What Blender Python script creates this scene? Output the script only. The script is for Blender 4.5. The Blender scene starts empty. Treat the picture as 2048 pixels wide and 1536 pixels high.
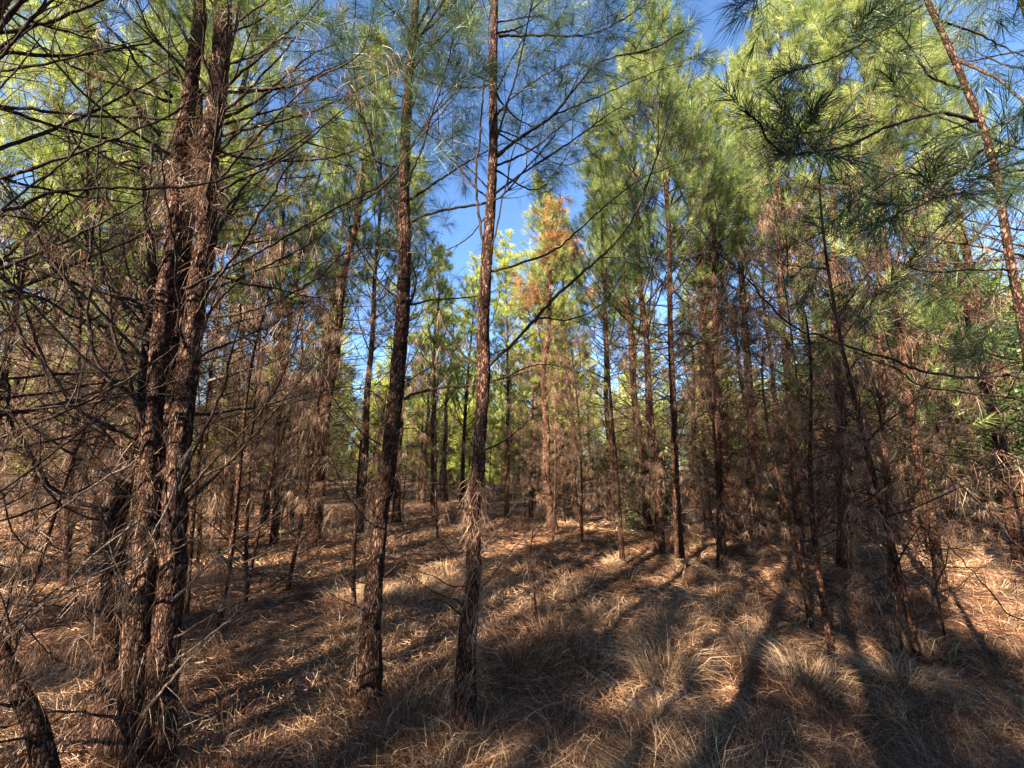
import bpy, math, random
import numpy as np

# ------------------------------------------------------------------ camera, world, sun, exposure
SC = bpy.context.scene
COL = SC.collection
PITCH = math.radians(12.1)
FPX = 800.0
CAMZ = 1.6
cd = bpy.data.cameras.new('camera'); cam = bpy.data.objects.new('camera', cd); COL.objects.link(cam)
cam.location = (0, 0, CAMZ); cam.rotation_euler = (math.pi/2 + PITCH, 0, 0)
cd.sensor_width = 36; cd.lens = 36*FPX/2048; cd.clip_start = 0.02; cd.clip_end = 2000
SC.camera = cam
SUN_EL = math.radians(27); SUN_AZ = math.radians(180+38)      # azimuth clockwise from +Y (view direction): behind, left
SDIR = np.array([math.sin(SUN_AZ)*math.cos(SUN_EL), math.cos(SUN_AZ)*math.cos(SUN_EL), math.sin(SUN_EL)])
w = bpy.data.worlds.new('World'); SC.world = w; w.use_nodes = True
nt = w.node_tree; bgn = nt.nodes['Background']
sky = nt.nodes.new('ShaderNodeTexSky'); sky.sky_type = 'NISHITA'; sky.sun_disc = False
sky.sun_elevation = SUN_EL; sky.sun_rotation = SUN_AZ; sky.altitude = 300; sky.air_density = 1.0; sky.dust_density = 0.15; sky.ozone_density = 5.5
nt.links.new(sky.outputs[0], bgn.inputs[0]); bgn.inputs[1].default_value = 0.050
sl = bpy.data.lights.new('sun', 'SUN'); sl.energy = 5.0; sl.angle = math.radians(0.45); sl.color = (1.0, 0.90, 0.75)
so = bpy.data.objects.new('sun', sl); COL.objects.link(so)
from mathutils import Vector, Matrix
so.rotation_euler = Vector(SDIR).to_track_quat('Z', 'Y').to_euler(); so.location = (-20, -30, 30)
SC.view_settings.view_transform = 'Standard'; SC.view_settings.look = 'None'
SC.view_settings.exposure = 3.1; SC.view_settings.gamma = 1.0
SC.cycles.max_bounces = 5; SC.cycles.diffuse_bounces = 1; SC.cycles.glossy_bounces = 1; SC.cycles.transmission_bounces = 2

# ------------------------------------------------------------------ helpers
def at(px, py, Y):
    """point at forward distance Y seen at photograph pixel (px, py)"""
    x = (px-1024)/FPX; y = (768-py)/FPX
    d = np.array([x, math.cos(PITCH)-y*math.sin(PITCH), math.sin(PITCH)+y*math.cos(PITCH)])
    k = Y/d[1]
    return np.array([0, 0, CAMZ]) + d*k

def depth(p):
    return p[1]*math.cos(PITCH) + (p[2]-CAMZ)*math.sin(PITCH)

_H = np.random.RandomState(7).rand(64, 64)
def vnoise(x, y):
    x = np.asarray(x, float); y = np.asarray(y, float)
    xi = np.floor(x).astype(int); yi = np.floor(y).astype(int); fx = x-xi; fy = y-yi
    fx = fx*fx*(3-2*fx); fy = fy*fy*(3-2*fy)
    a = _H[xi % 64, yi % 64]; b = _H[(xi+1) % 64, yi % 64]; c = _H[xi % 64, (yi+1) % 64]; d = _H[(xi+1) % 64, (yi+1) % 64]
    return (a*(1-fx)+b*fx)*(1-fy) + (c*(1-fx)+d*fx)*fy

def gz(x, y):
    x = np.asarray(x, float); y = np.asarray(y, float)
    r = np.sqrt(x*x+y*y)
    h = (vnoise(x*0.23+3.1, y*0.23+8.2)-0.5)*0.35*np.clip((r-2.0)/6.0, 0, 1)
    h = h + (vnoise(x*1.1+31, y*1.1+5)-0.5)*0.10
    h = h + (vnoise(x*4.1+11, y*4.1+15)-0.5)*0.03
    h = h + np.clip((r-14)/60.0, 0, 1)*0.8
    return h

def norm(v):
    return v/np.maximum(np.linalg.norm(v, axis=-1, keepdims=True), 1e-9)

class MB:
    def __init__(s):
        s.v = []; s.q = []; s.t = []; s.c = []; s.n = 0
    def add(s, v, q=None, t=None, c=0.5):
        v = np.asarray(v, np.float32).reshape(-1, 3)
        if q is not None and len(q): s.q.append(np.asarray(q)+s.n)
        if t is not None and len(t): s.t.append(np.asarray(t)+s.n)
        s.v.append(v); s.c.append(np.broadcast_to(np.asarray(c, np.float32), (len(v),))); s.n += len(v)
    def build(s, name, mat, parent=None, smooth=False):
        if s.n == 0: return None
        me = bpy.data.meshes.new(name)
        v = np.concatenate(s.v); q = np.concatenate(s.q) if s.q else np.zeros((0, 4), int); t = np.concatenate(s.t) if s.t else np.zeros((0, 3), int)
        me.vertices.add(len(v)); me.vertices.foreach_set('co', v.ravel())
        nl = q.size+t.size; me.loops.add(nl); me.loops.foreach_set('vertex_index', np.concatenate([q.ravel(), t.ravel()]).astype(np.int32))
        me.polygons.add(len(q)+len(t))
        ls = np.concatenate([np.arange(len(q))*4, q.size+np.arange(len(t))*3]).astype(np.int32)
        me.polygons.foreach_set('loop_start', ls)
        if smooth: me.polygons.foreach_set('use_smooth', np.ones(len(q)+len(t), bool))
        a = me.attributes.new('tint', 'FLOAT', 'POINT'); a.data.foreach_set('value', np.concatenate(s.c).astype(np.float32))
        me.update(calc_edges=True)
        me.materials.append(mat)
        o = bpy.data.objects.new(name, me); COL.objects.link(o)
        if parent: o.parent = parent
        return o

def tube(mb, pts, rad, sides=6, rough=0.0, seed=0, c=0.5, cap=True):
    pts = np.asarray(pts, float); n = len(pts)
    rad = np.broadcast_to(np.asarray(rad, float), (n,))
    tan = norm(np.gradient(pts, axis=0))
    ref = np.where(np.abs(tan[:, 2:3]) > 0.9, np.array([[1.0, 0, 0]]), np.array([[0, 0, 1.0]]))
    if abs(tan[n//2, 2]) > 0.7: ref = np.tile(np.array([[1.0, 0, 0]]), (n, 1))
    else: ref = np.tile(np.array([[0, 0, 1.0]]), (n, 1))
    u = norm(np.cross(tan, ref)); w_ = np.cross(tan, u)
    a = np.arange(sides)*2*math.pi/sides
    rr = np.repeat(rad[:, None], sides, 1)
    if rough:
        ll = np.concatenate([[0], np.cumsum(np.linalg.norm(np.diff(pts, axis=0), axis=1))])
        aa = np.arange(sides)*8.0/sides
        nz = vnoise(np.tile(aa*3, (n, 1))+seed*3.3, np.repeat(ll[:, None], sides, 1)*14+seed) - 0.5
        nz2 = vnoise(np.tile(aa, (n, 1))+seed*1.3, np.repeat(ll[:, None], sides, 1)*3+seed*2) - 0.5
        fade = np.minimum(1, np.minimum(np.arange(sides), np.arange(sides)[::-1])/1.5)[None, :]*0.5+0.5
        rr = rr*(1+(rough*nz*1.3+rough*nz2)*fade)
    v = pts[:, None, :] + rr[:, :, None]*(np.cos(a)[None, :, None]*u[:, None, :]+np.sin(a)[None, :, None]*w_[:, None, :])
    i = np.arange(n-1)[:, None]*sides; j = np.arange(sides)[None, :]; j2 = (j+1) % sides
    q = np.stack([i+j, i+j2, i+sides+j2, i+sides+j], -1).reshape(-1, 4)
    mb.add(v.reshape(-1, 3), q=q, c=c)

def smooth_line(pts, step):
    pts = np.asarray(pts, float)
    P = np.vstack([2*pts[0]-pts[1], pts, 2*pts[-1]-pts[-2]]); out = []
    for k in range(len(pts)-1):
        p0, p1, p2, p3 = P[k:k+4]; m = max(2, int(np.linalg.norm(p2-p1)/step)+1)
        t = np.linspace(0, 1, m, endpoint=False)[:, None]
        out.append(0.5*((2*p1)+(-p0+p2)*t+(2*p0-5*p1+4*p2-p3)*t*t+(-p0+3*p1-3*p2+p3)*t**3))
    out.append(pts[-1:])
    return np.vstack(out)

def needles(mb, rs, pos, dr, ln, tint, per, L, wid, droop=0.25, seg=2, a0=18, a1=66, jit=0.12):
    """needles round shoots: pos, dr (n,3), ln (n,)"""
    n = len(pos)
    if n == 0: return
    pos = np.repeat(np.asarray(pos), per, 0); dr = norm(np.repeat(np.asarray(dr), per, 0)); ln = np.repeat(np.asarray(ln), per)
    tint = np.repeat(np.asarray(tint), per); N = n*per
    t = rs.rand(N)**0.7
    base = pos+dr*(ln*t)[:, None]
    rnd = norm(rs.normal(size=(N, 3))); perp = norm(rnd-(rnd*dr).sum(1, keepdims=True)*dr)
    a = np.radians(a1+(a0-a1)*t**1.5 + rs.normal(size=N)*10)
    nd = dr*np.cos(a)[:, None]+perp*np.sin(a)[:, None]
    l = L*(0.65+0.45*rs.rand(N))
    dz = np.zeros((N, 3)); dz[:, 2] = -droop*l*(0.4+1.0*rs.rand(N))
    wv = norm(np.cross(nd, rs.normal(size=(N, 3))))*wid*0.5
    tip = base+nd*l[:, None]+dz
    tt = np.clip(tint+rs.normal(size=N)*jit, 0, 1)
    if seg == 1:
        v = np.stack([base-wv, base+wv, tip], 1); i = np.arange(N)[:, None]*3
        mb.add(v.reshape(-1, 3), t=i+np.array([[0, 1, 2]]), c=np.repeat(tt, 3))
    else:
        mid = base+nd*(l*0.55)[:, None]+dz*0.22
        v = np.stack([base-wv, base+wv, mid+wv*0.85, mid-wv*0.85, tip], 1); i = np.arange(N)[:, None]*5
        mb.add(v.reshape(-1, 3), q=i+np.array([[0, 1, 2, 3]]), t=i+np.array([[3, 2, 4]]), c=np.repeat(tt, 5))

def hanging(mb, rs, pos, tint, per, L, wid, spread=0.35, seg=2):
    """brown fallen needles caught on a twig, hanging down in bunches"""
    n = len(pos)
    if n == 0: return
    k = max(1, per//4); pos = np.repeat(np.asarray(pos), 4, 0); n = len(pos); tint = np.repeat(np.asarray(tint), 4)
    keep = rs.rand(n) < 0.75; pos = pos[keep]; tint = tint[keep]; n = len(pos)      # broken, thinned bunches of unequal size
    d = np.tile(np.array([[0, 0, -1.0]]), (n, 1))+rs.normal(size=(n, 3))*0.6
    needles(mb, rs, pos+rs.normal(size=(n, 3))*np.array([[0.025, 0.025, 0.018]]), d, np.full(n, 0.04), np.clip(tint+rs.normal(size=n)*.15, 0, 1), k, L*(0.75), wid, droop=0.55, seg=seg, a0=5, a1=60, jit=0.2)

# ------------------------------------------------------------------ materials
def mat(name):
    m = bpy.data.materials.new(name); m.use_nodes = True
    n = m.node_tree; b = n.nodes['Principled BSDF']
    return m, n, b
def ramp(n, stops, fac, interp='LINEAR'):
    r = n.nodes.new('ShaderNodeValToRGB'); r.color_ramp.interpolation = interp
    while len(r.color_ramp.elements) < len(stops): r.color_ramp.elements.new(0.5)
    for e, (p, c) in zip(r.color_ramp.elements, stops): e.position = p; e.color = (*c, 1)
    n.links.new(fac, r.inputs[0]); return r
def needle_mat(name, stops, rough=0.45, trans=0.35, tcol=(1.3, 1.35, 0.9)):
    m, n, b = mat(name)
    at_ = n.nodes.new('ShaderNodeAttribute'); at_.attribute_name = 'tint'
    oi = n.nodes.new('ShaderNodeObjectInfo')
    ad = n.nodes.new('ShaderNodeMath'); ad.operation = 'MULTIPLY_ADD'; ad.inputs[1].default_value = 0.25
    n.links.new(oi.outputs['Random'], ad.inputs[0]); 
    sb = n.nodes.new('ShaderNodeMath'); sb.operation = 'SUBTRACT'; sb.inputs[1].default_value = 0.12
    n.links.new(at_.outputs['Fac'], sb.inputs[0]); n.links.new(sb.outputs[0], ad.inputs[2])
    r = ramp(n, stops, ad.outputs[0])
    n.links.new(r.outputs[0], b.inputs['Base Color']); b.inputs['Roughness'].default_value = rough
    b.inputs['Specular IOR Level'].default_value = 0.35
    if trans:
        tr = n.nodes.new('ShaderNodeBsdfTranslucent'); mx = n.nodes.new('ShaderNodeMixShader'); mx.inputs[0].default_value = trans
        mc = n.nodes.new('ShaderNodeMix'); mc.data_type = 'RGBA'; mc.blend_type = 'MULTIPLY'; mc.inputs[0].default_value = 1
        n.links.new(r.outputs[0], mc.inputs[6]); mc.inputs[7].default_value = (*tcol, 1)
        n.links.new(mc.outputs[2], tr.inputs[0]); n.links.new(b.outputs[0], mx.inputs[1]); n.links.new(tr.outputs[0], mx.inputs[2])
        n.links.new(mx.outputs[0], n.nodes['Material Output'].inputs[0])
    return m
M = {}
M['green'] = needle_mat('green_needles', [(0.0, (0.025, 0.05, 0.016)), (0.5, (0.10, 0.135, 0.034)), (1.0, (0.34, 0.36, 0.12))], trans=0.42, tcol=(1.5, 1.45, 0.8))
M['green_sunlit'] = needle_mat('sunlit_tone_needles', [(0.0, (0.06, 0.09, 0.018)), (0.5, (0.19, 0.23, 0.04)), (1.0, (0.42, 0.42, 0.10))], trans=0.42, tcol=(1.4, 1.4, 0.8))  # sunlight painted into the needle colour of the distant crowns
M['green_shaded'] = needle_mat('shaded_tone_needles', [(0.0, (0.015, 0.028, 0.012)), (0.6, (0.03, 0.05, 0.018)), (1.0, (0.065, 0.09, 0.028))])  # darkened copy of the green: shade put into the colour of near limbs
M['brown'] = needle_mat('dead_needles', [(0.0, (0.045, 0.020, 0.010)), (0.45, (0.12, 0.055, 0.028)), (0.75, (0.22, 0.12, 0.065)), (1.0, (0.34, 0.23, 0.14))], rough=0.5, trans=0.2, tcol=(1.1, 1, .9))
M['orange'] = needle_mat('orange_dead_needles', [(0.0, (0.15, 0.070, 0.022)), (1.0, (0.36, 0.185, 0.065))], trans=0.3, tcol=(1.2, 1, .8))
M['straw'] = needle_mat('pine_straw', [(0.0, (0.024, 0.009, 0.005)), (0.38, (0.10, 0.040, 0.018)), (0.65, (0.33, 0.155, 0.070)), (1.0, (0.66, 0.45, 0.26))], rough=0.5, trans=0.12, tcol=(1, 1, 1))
M['grass'] = needle_mat('dry_grass', [(0.0, (0.035, 0.013, 0.008)), (0.55, (0.14, 0.064, 0.032)), (1.0, (0.64, 0.44, 0.25))], rough=0.5, trans=0.25, tcol=(1.1, 1, .85))
M['leaf'] = needle_mat('broad_leaves', [(0.0, (0.05, 0.10, 0.015)), (0.5, (0.13, 0.21, 0.03)), (1.0, (0.28, 0.34, 0.06))], rough=0.4, trans=0.4, tcol=(1.3, 1.3, .7))
M['leaf_dark'] = needle_mat('cedar_leaves', [(0.0, (0.012, 0.03, 0.010)), (1.0, (0.06, 0.09, 0.02))], trans=0.2)

def bark(name, c1, c2, c3, sc=1.0, strength=1.0, plates=True):
    m, n, b = mat(name)
    tc = n.nodes.new('ShaderNodeTexCoord')
    mp = n.nodes.new('ShaderNodeMapping'); mp.inputs['Scale'].default_value = (58*sc, 58*sc, 22*sc); n.links.new(tc.outputs['Object'], mp.inputs[0])
    ns = n.nodes.new('ShaderNodeTexNoise'); ns.inputs['Scale'].default_value = 0.7; ns.inputs['Detail'].default_value = 3
    n.links.new(mp.outputs[0], ns.inputs[0])
    vm = n.nodes.new('ShaderNodeVectorMath'); vm.operation = 'MULTIPLY_ADD'; vm.inputs[1].default_value = (1.9, 1.9, 1.9)
    n.links.new(ns.outputs['Color'], vm.inputs[0]); n.links.new(mp.outputs[0], vm.inputs[2])
    vo = n.nodes.new('ShaderNodeTexVoronoi'); vo.feature = 'DISTANCE_TO_EDGE'; vo.inputs['Scale'].default_value = 1.0; n.links.new(vm.outputs[0], vo.inputs[0])
    vc = n.nodes.new('ShaderNodeTexVoronoi'); vc.inputs['Scale'].default_value = 1.0; n.links.new(vm.outputs[0], vc.inputs[0])
    fn = n.nodes.new('ShaderNodeTexNoise'); fn.inputs['Scale'].default_value = 140*sc; fn.inputs['Detail'].default_value = 4; n.links.new(tc.outputs['Object'], fn.inputs[0])
    big = n.nodes.new('ShaderNodeTexNoise'); big.inputs['Scale'].default_value = 5*sc; big.inputs['Detail'].default_value = 3; n.links.new(tc.outputs['Object'], big.inputs[0])
    mr = n.nodes.new('ShaderNodeMapRange'); mr.inputs[1].default_value = 0.0; mr.inputs[2].default_value = 0.22; n.links.new(vo.outputs[0], mr.inputs[0])
    sep = n.nodes.new('ShaderNodeSeparateColor'); n.links.new(vc.outputs['Color'], sep.inputs[0])
    a1 = n.nodes.new('ShaderNodeMath'); a1.operation = 'ADD'; n.links.new(sep.outputs[0], a1.inputs[0]); n.links.new(fn.outputs[0], a1.inputs[1])
    a2 = n.nodes.new('ShaderNodeMath'); a2.operation = 'ADD'; n.links.new(a1.outputs[0], a2.inputs[0]); n.links.new(big.outputs[0], a2.inputs[1])
    a3 = n.nodes.new('ShaderNodeMath'); a3.operation = 'MULTIPLY'; a3.inputs[1].default_value = 0.38; n.links.new(a2.outputs[0], a3.inputs[0])
    r = ramp(n, [(0.28, c1), (0.52, c2), (0.78, c3)], a3.outputs[0])
    mx = n.nodes.new('ShaderNodeMix'); mx.data_type = 'RGBA'; n.links.new(mr.outputs[0], mx.inputs[0]); mx.inputs[6].default_value = (*[q*0.55 for q in c1], 1)
    n.links.new(r.outputs[0], mx.inputs[7]); n.links.new(mx.outputs[2], b.inputs['Base Color'])
    b.inputs['Roughness'].default_value = 0.95; b.inputs['Specular IOR Level'].default_value = 0.06
    h = n.nodes.new('ShaderNodeMath'); h.operation = 'MULTIPLY_ADD'; h.inputs[1].default_value = 0.35; n.links.new(fn.outputs[0], h.inputs[0]); n.links.new(mr.outputs[0], h.inputs[2])
    bp = n.nodes.new('ShaderNodeBump'); bp.inputs['Strength'].default_value = strength; bp.inputs['Distance'].default_value = 0.008/sc
    n.links.new(h.outputs[0], bp.inputs['Height']); n.links.new(bp.outputs[0], b.inputs['Normal'])
    return m
M['bark'] = bark('pine_bark', (0.016, 0.007, 0.005), (0.040, 0.020, 0.013), (0.15, 0.083, 0.055))
M['bark_far'] = bark('pine_bark_fine', (0.020, 0.008, 0.005), (0.062, 0.028, 0.017), (0.16, 0.082, 0.050), sc=0.8)
M['twig'] = bark('twig_bark', (0.015, 0.010, 0.008), (0.038, 0.025, 0.018), (0.10, 0.068, 0.05), sc=2.5, strength=0.5)
M['twig_pale'] = bark('weathered_twig', (0.06, 0.042, 0.032), (0.14, 0.105, 0.08), (0.28, 0.22, 0.17), sc=2.5, strength=0.5)

def ground_mat():
    m, n, b = mat('needle_litter')
    tc = n.nodes.new('ShaderNodeTexCoord')
    outs = []
    for k, (sx, sy, rot) in enumerate([(260, 22, 0.4), (240, 20, 1.7), (280, 24, 2.6)]):
        mp = n.nodes.new('ShaderNodeMapping'); mp.inputs['Rotation'].default_value = (0, 0, rot); mp.inputs['Scale'].default_value = (sx, sy, 20)
        n.links.new(tc.outputs['Object'], mp.inputs[0])
        ns = n.nodes.new('ShaderNodeTexNoise'); ns.inputs['Scale'].default_value = 1.0; ns.inputs['Detail'].default_value = 2; ns.inputs['Distortion'].default_value = 0.6
        n.links.new(mp.outputs[0], ns.inputs[0]); outs.append(ns.outputs[0])
    mx = n.nodes.new('ShaderNodeMath'); mx.operation = 'MAXIMUM'; n.links.new(outs[0], mx.inputs[0]); n.links.new(outs[1], mx.inputs[1])
    mx2 = n.nodes.new('ShaderNodeMath'); mx2.operation = 'MAXIMUM'; n.links.new(mx.outputs[0], mx2.inputs[0]); n.links.new(outs[2], mx2.inputs[1])
    pn = n.nodes.new('ShaderNodeTexNoise'); pn.inputs['Scale'].default_value = 0.6; pn.inputs['Detail'].default_value = 5; n.links.new(tc.outputs['Object'], pn.inputs[0])
    r1 = ramp(n, [(0.42, (0.025, 0.011, 0.007)), (0.58, (0.09, 0.042, 0.022)), (0.72, (0.19, 0.10, 0.057))], mx2.outputs[0])
    r2 = ramp(n, [(0.42, (0.035, 0.022, 0.015)), (0.58, (0.11, 0.068, 0.042)), (0.72, (0.22, 0.15, 0.095))], mx2.outputs[0])
    mc = n.nodes.new('ShaderNodeMix'); mc.data_type = 'RGBA'
    pr = ramp(n, [(0.45, (0, 0, 0)), (0.6, (1, 1, 1))], pn.outputs[0]); n.links.new(pr.outputs[0], mc.inputs[0])
    n.links.new(r1.outputs[0], mc.inputs[6]); n.links.new(r2.outputs[0], mc.inputs[7]); n.links.new(mc.outputs[2], b.inputs['Base Color'])
    bp = n.nodes.new('ShaderNodeBump'); bp.inputs['Strength'].default_value = 0.9; bp.inputs['Distance'].default_value = 0.01
    n.links.new(mx2.outputs[0], bp.inputs['Height']); n.links.new(bp.outputs[0], b.inputs['Normal'])
    b.inputs['Roughness'].default_value = 0.9; b.inputs['Specular IOR Level'].default_value = 0.15
    return m
M['ground'] = ground_mat()

# ------------------------------------------------------------------ ground, straw, grass
def tagk(o, kind):
    o['kind'] = kind; return o
def axis(a, b, fine, far):
    v = [0.0]; s = fine
    while v[-1] < b: v.append(v[-1]+s); s = s*1.07 if v[-1] > 6 else s
    w_ = [0.0]; s = fine
    while w_[-1] > a: w_.append(w_[-1]-s); s = s*1.07 if w_[-1] < -6 else s
    return np.array(w_[:0:-1]+v)
xs = axis(-600, 600, 0.10, 0); ys = axis(-600, 900, 0.10, 0)
X, Y = np.meshgrid(xs, ys, indexing='ij'); g = MB()
nx, ny = len(xs), len(ys)
i = (np.arange(nx-1)[:, None]*ny+np.arange(ny-1)[None, :]).ravel()
g.add(np.stack([X, Y, gz(X, Y)], -1), q=np.stack([i, i+ny, i+ny+1, i+1], -1))
tagk(g.build('ground', M['ground'], smooth=True), 'structure')

RS = np.random.RandomState(11)
def scatter(n, rs, near=0.9, far=16.0, power=1.6, spread=0.78):
    """points on the floor, denser towards the viewpoint, as wide as the view"""
    u = rs.rand(n); y = near+(far-near)*u**power
    x = (rs.rand(n)*2-1)*(y*1.35+0.8)
    return x, y
def lying(n, far, wid, L, seed, lift, tiltmax=0.5, patch=None):
    rs = np.random.RandomState(seed)
    x, y = scatter(n, rs, 0.9, far, 1.7)
    mound = np.maximum(0, vnoise(x*2.3+5, y*2.3+9)-0.45)*lift*2.2
    a = rs.rand(n)*2*math.pi; a = a+ (vnoise(x*1.3, y*1.3)*4)*0.4
    tz = rs.rand(n)**2*tiltmax*(0.4+1.6*vnoise(x*2.0+40, y*2.0+2))
    l = L*(0.6+0.6*rs.rand(n))*(1+0.03*y)
    d = np.stack([np.cos(a)*np.cos(tz), np.sin(a)*np.cos(tz), np.sin(tz)], -1)
    z = gz(x, y)+rs.rand(n)*mound+0.004
    p = np.stack([x, y, z], -1)
    wv = norm(np.cross(d, rs.normal(size=(n, 3))+np.array([[0, 0, 1.0]])))*((wid*(1+0.22*y))[:, None] if True else wid)*0.5
    bend = np.stack([-np.sin(a), np.cos(a), 0.3*rs.rand(n)], -1)*(rs.normal(size=n)*0.10*l)[:, None]
    mid = p+d*(l*0.5)[:, None]+bend; tip = p+d*l[:, None]; tip[:, 2] -= 0.3*(tip[:, 2]-p[:, 2])
    return p, wv, mid, tip, x, y
def straw_obj(name, matk, n, far, wid, L, seed, lift, tilt, tb=0.45):
    rs = np.random.RandomState(seed+100)
    p, wv, mid, tip, x, y = lying(n, far, wid, L, seed, lift, tilt)
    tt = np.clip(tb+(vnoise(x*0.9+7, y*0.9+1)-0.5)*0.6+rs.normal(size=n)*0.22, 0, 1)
    mb = MB(); v = np.stack([p-wv, p+wv, mid+wv*.8, mid-wv*.8, tip], 1); i = np.arange(n)[:, None]*5
    mb.add(v.reshape(-1, 3), q=i+np.array([[0, 1, 2, 3]]), t=i+np.array([[3, 2, 4]]), c=np.repeat(tt, 5))
    return mb.build(name, M[matk])
def stuff(o, label, cat):
    o['kind'] = 'stuff'; o['label'] = label; o['category'] = cat; return o
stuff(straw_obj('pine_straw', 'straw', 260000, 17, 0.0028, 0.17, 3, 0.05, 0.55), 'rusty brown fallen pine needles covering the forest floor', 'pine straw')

# dry grass in tussocks
def grass_obj(tufts, name, label, wid=0.0022, seed=0):
    rs = np.random.RandomState(seed); mb = MB()
    for (x, y, r, h, n, tint, lean) in tufts:
        a = rs.rand(n)*2*math.pi; rr = r*np.sqrt(rs.rand(n))
        bx = x+np.cos(a)*rr; by = y+np.sin(a)*rr; bz = gz(bx, by)
        out = 0.25+0.9*rr/r*rs.rand(n)+0.25*np.abs(rs.normal(size=n)); az = a+rs.normal(size=n)*0.7
        d = norm(np.stack([np.cos(az)*out+lean[0], np.sin(az)*out+lean[1], np.ones(n)], -1))
        l = h*(0.5+0.7*rs.rand(n)); p = np.stack([bx, by, bz], -1)
        mid = p+d*(l*0.5)[:, None]; tip = p+d*l[:, None]+np.stack([np.cos(az)*l*0.35, np.sin(az)*l*0.35, -l*(0.15+0.35*rs.rand(n))], -1)
        wv = norm(np.cross(d, rs.normal(size=(n, 3))))*wid*(1+0.15*y)*0.5
        v = np.stack([p-wv, p+wv, mid+wv*.8, mid-wv*.8, tip], 1); i = np.arange(n)[:, None]*5
        tt = np.clip(tint+rs.normal(size=n)*0.25, 0, 1)
        mb.add(v.reshape(-1, 3), q=i+np.array([[0, 1, 2, 3]]), t=i+np.array([[3, 2, 4]]), c=np.repeat(tt, 5))
    return stuff(mb.build(name, M['grass']), label, 'grass')
def gpt(px, py):
    """ground point under a photograph pixel"""
    lo, hi = 0.5, 60.0
    for _ in range(40):
        m_ = (lo+hi)/2; p = at(px, py, m_)
        if p[2] > float(gz(p[0], p[1])): lo = m_
        else: hi = m_
    return at(px, py, (lo+hi)/2)
rs = np.random.RandomState(21); tf = []
for k in range(700):
    px = rs.uniform(640, 2150); py = 1040+rs.rand()**0.8*600
    p = gpt(px, py); 
    if p[1] > 13: continue
    dens = vnoise(p[0]*0.9+2, p[1]*0.9+6)
    if dens < 0.35: continue
    tf.append((p[0], p[1], 0.10+0.16*rs.rand(), 0.12+0.22*rs.rand(), int(60+90*rs.rand()), 0.25+0.5*dens, (rs.normal()*0.2, rs.normal()*0.2)))
for k in range(170):
    px = rs.uniform(-50, 760); py = 1130+rs.rand()*480; p = gpt(px, py)
    tf.append((p[0], p[1], 0.08+0.12*rs.rand(), 0.10+0.16*rs.rand(), int(30+50*rs.rand()), 0.5, (rs.normal()*0.2, rs.normal()*0.2)))
for (px, py, r, h, t_) in [(1330, 1350, .22, .38, .75), (1620, 1370, .20, .34, .8), (1800, 1380, .16, .36, .75), (1310, 1440, .14, .2, .85), (1100, 1290, .25, .4, .45), (1050, 1330, .22, .4, .4),
                           (840, 1180, .35, .3, .85), (900, 1150, .35, .3, .85), (760, 1200, .3, .3, .9), (690, 1190, .25, .26, .9), (1510, 1110, .15, .16, .8), (1225, 1130, .14, .16, .85), (1550, 1510, .22, .25, .55), (1360, 1130, .15, .25, .85)]:
    p = gpt(px, py); tf.append((p[0], p[1], r, h, 420, t_, (0.1, 0)))
for (px, py) in [(740, 1432), (930, 1468), (270, 1540), (330, 1540)]:
    p = gpt(px, py)
    for q in range(9):
        a = q*0.7; tf.append((p[0]+.13*math.cos(a), p[1]+.13*math.sin(a), 0.07, 0.13, 60, 0.45, (-.5*math.cos(a), -.5*math.sin(a))))
grass_obj(tf, 'dry_grass', 'fine tan dry grass standing in tussocks among the pine straw', seed=5)

# ------------------------------------------------------------------ pines
class Tree:
    """collects the pieces of one pine; parts are separate meshes"""
    def __init__(s, seed):
        s.rs = np.random.RandomState(seed); s.tw = MB(); s.tufts = []; s.drapes = []
def add_branch(T, p, d, L, r, lvl, live, curve=0.10, sides=5, tuftlen=0.16, drape=0.0, bare=False):
    rs = T.rs; n = max(4, int(L/0.16)) if lvl == 0 else 4
    pts = [np.array(p, float)]; d = norm(np.array(d, float)); st = L/n
    for k in range(n):
        d = norm(d+np.array([0, 0, curve])*(1.6*st/0.3)+rs.normal(size=3)*0.075)
        pts.append(pts[-1]+d*st)
    pts = np.array(pts); rad = r*(1-np.linspace(0, 1, n+1)*0.78)
    tube(T.tw, pts, rad, sides if lvl == 0 else 3)
    if lvl < 2:
        m = (rs.randint(3, 6) if live else rs.randint(5, 9)) if lvl == 0 else rs.randint(1, 4)
        if L < 0.5 and lvl == 0: m = 2
        for k in range(m):
            f = 0.3+0.65*rs.rand(); idx = min(n-1, int(f*n)); q = pts[idx]+(pts[idx+1]-pts[idx])*(f*n-idx)
            dd = norm(pts[idx+1]-pts[idx]); rv = rs.normal(size=3); rv[2] *= 0.45; side = norm(rv-(rv@dd)*dd)
            nd = dd*0.8+side*0.85
            add_branch(T, q, nd, L*(0.28+0.25*rs.rand())*(1.15-0.5*f), r*0.45, lvl+1, live, curve*1.2, sides, tuftlen, drape, bare)
    if live and not (bare and rs.rand() < 0.7):
        T.tufts.append((pts[-1]-d*0.08, d, tuftlen*(0.8+0.6*rs.rand())))
        if lvl == 0 and L > 0.7: T.tufts.append((pts[-2], norm(pts[-1]-pts[-2]), tuftlen))
    if drape > 0:
        if not live and lvl > 0 and rs.rand() < drape*1.6: T.drapes += [pts[-1], pts[-2], pts[-1]-d*0.05]
        for k in range(n+1):
            if rs.rand() < drape: T.drapes.append(pts[k]+rs.normal(size=3)*0.01)

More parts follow.
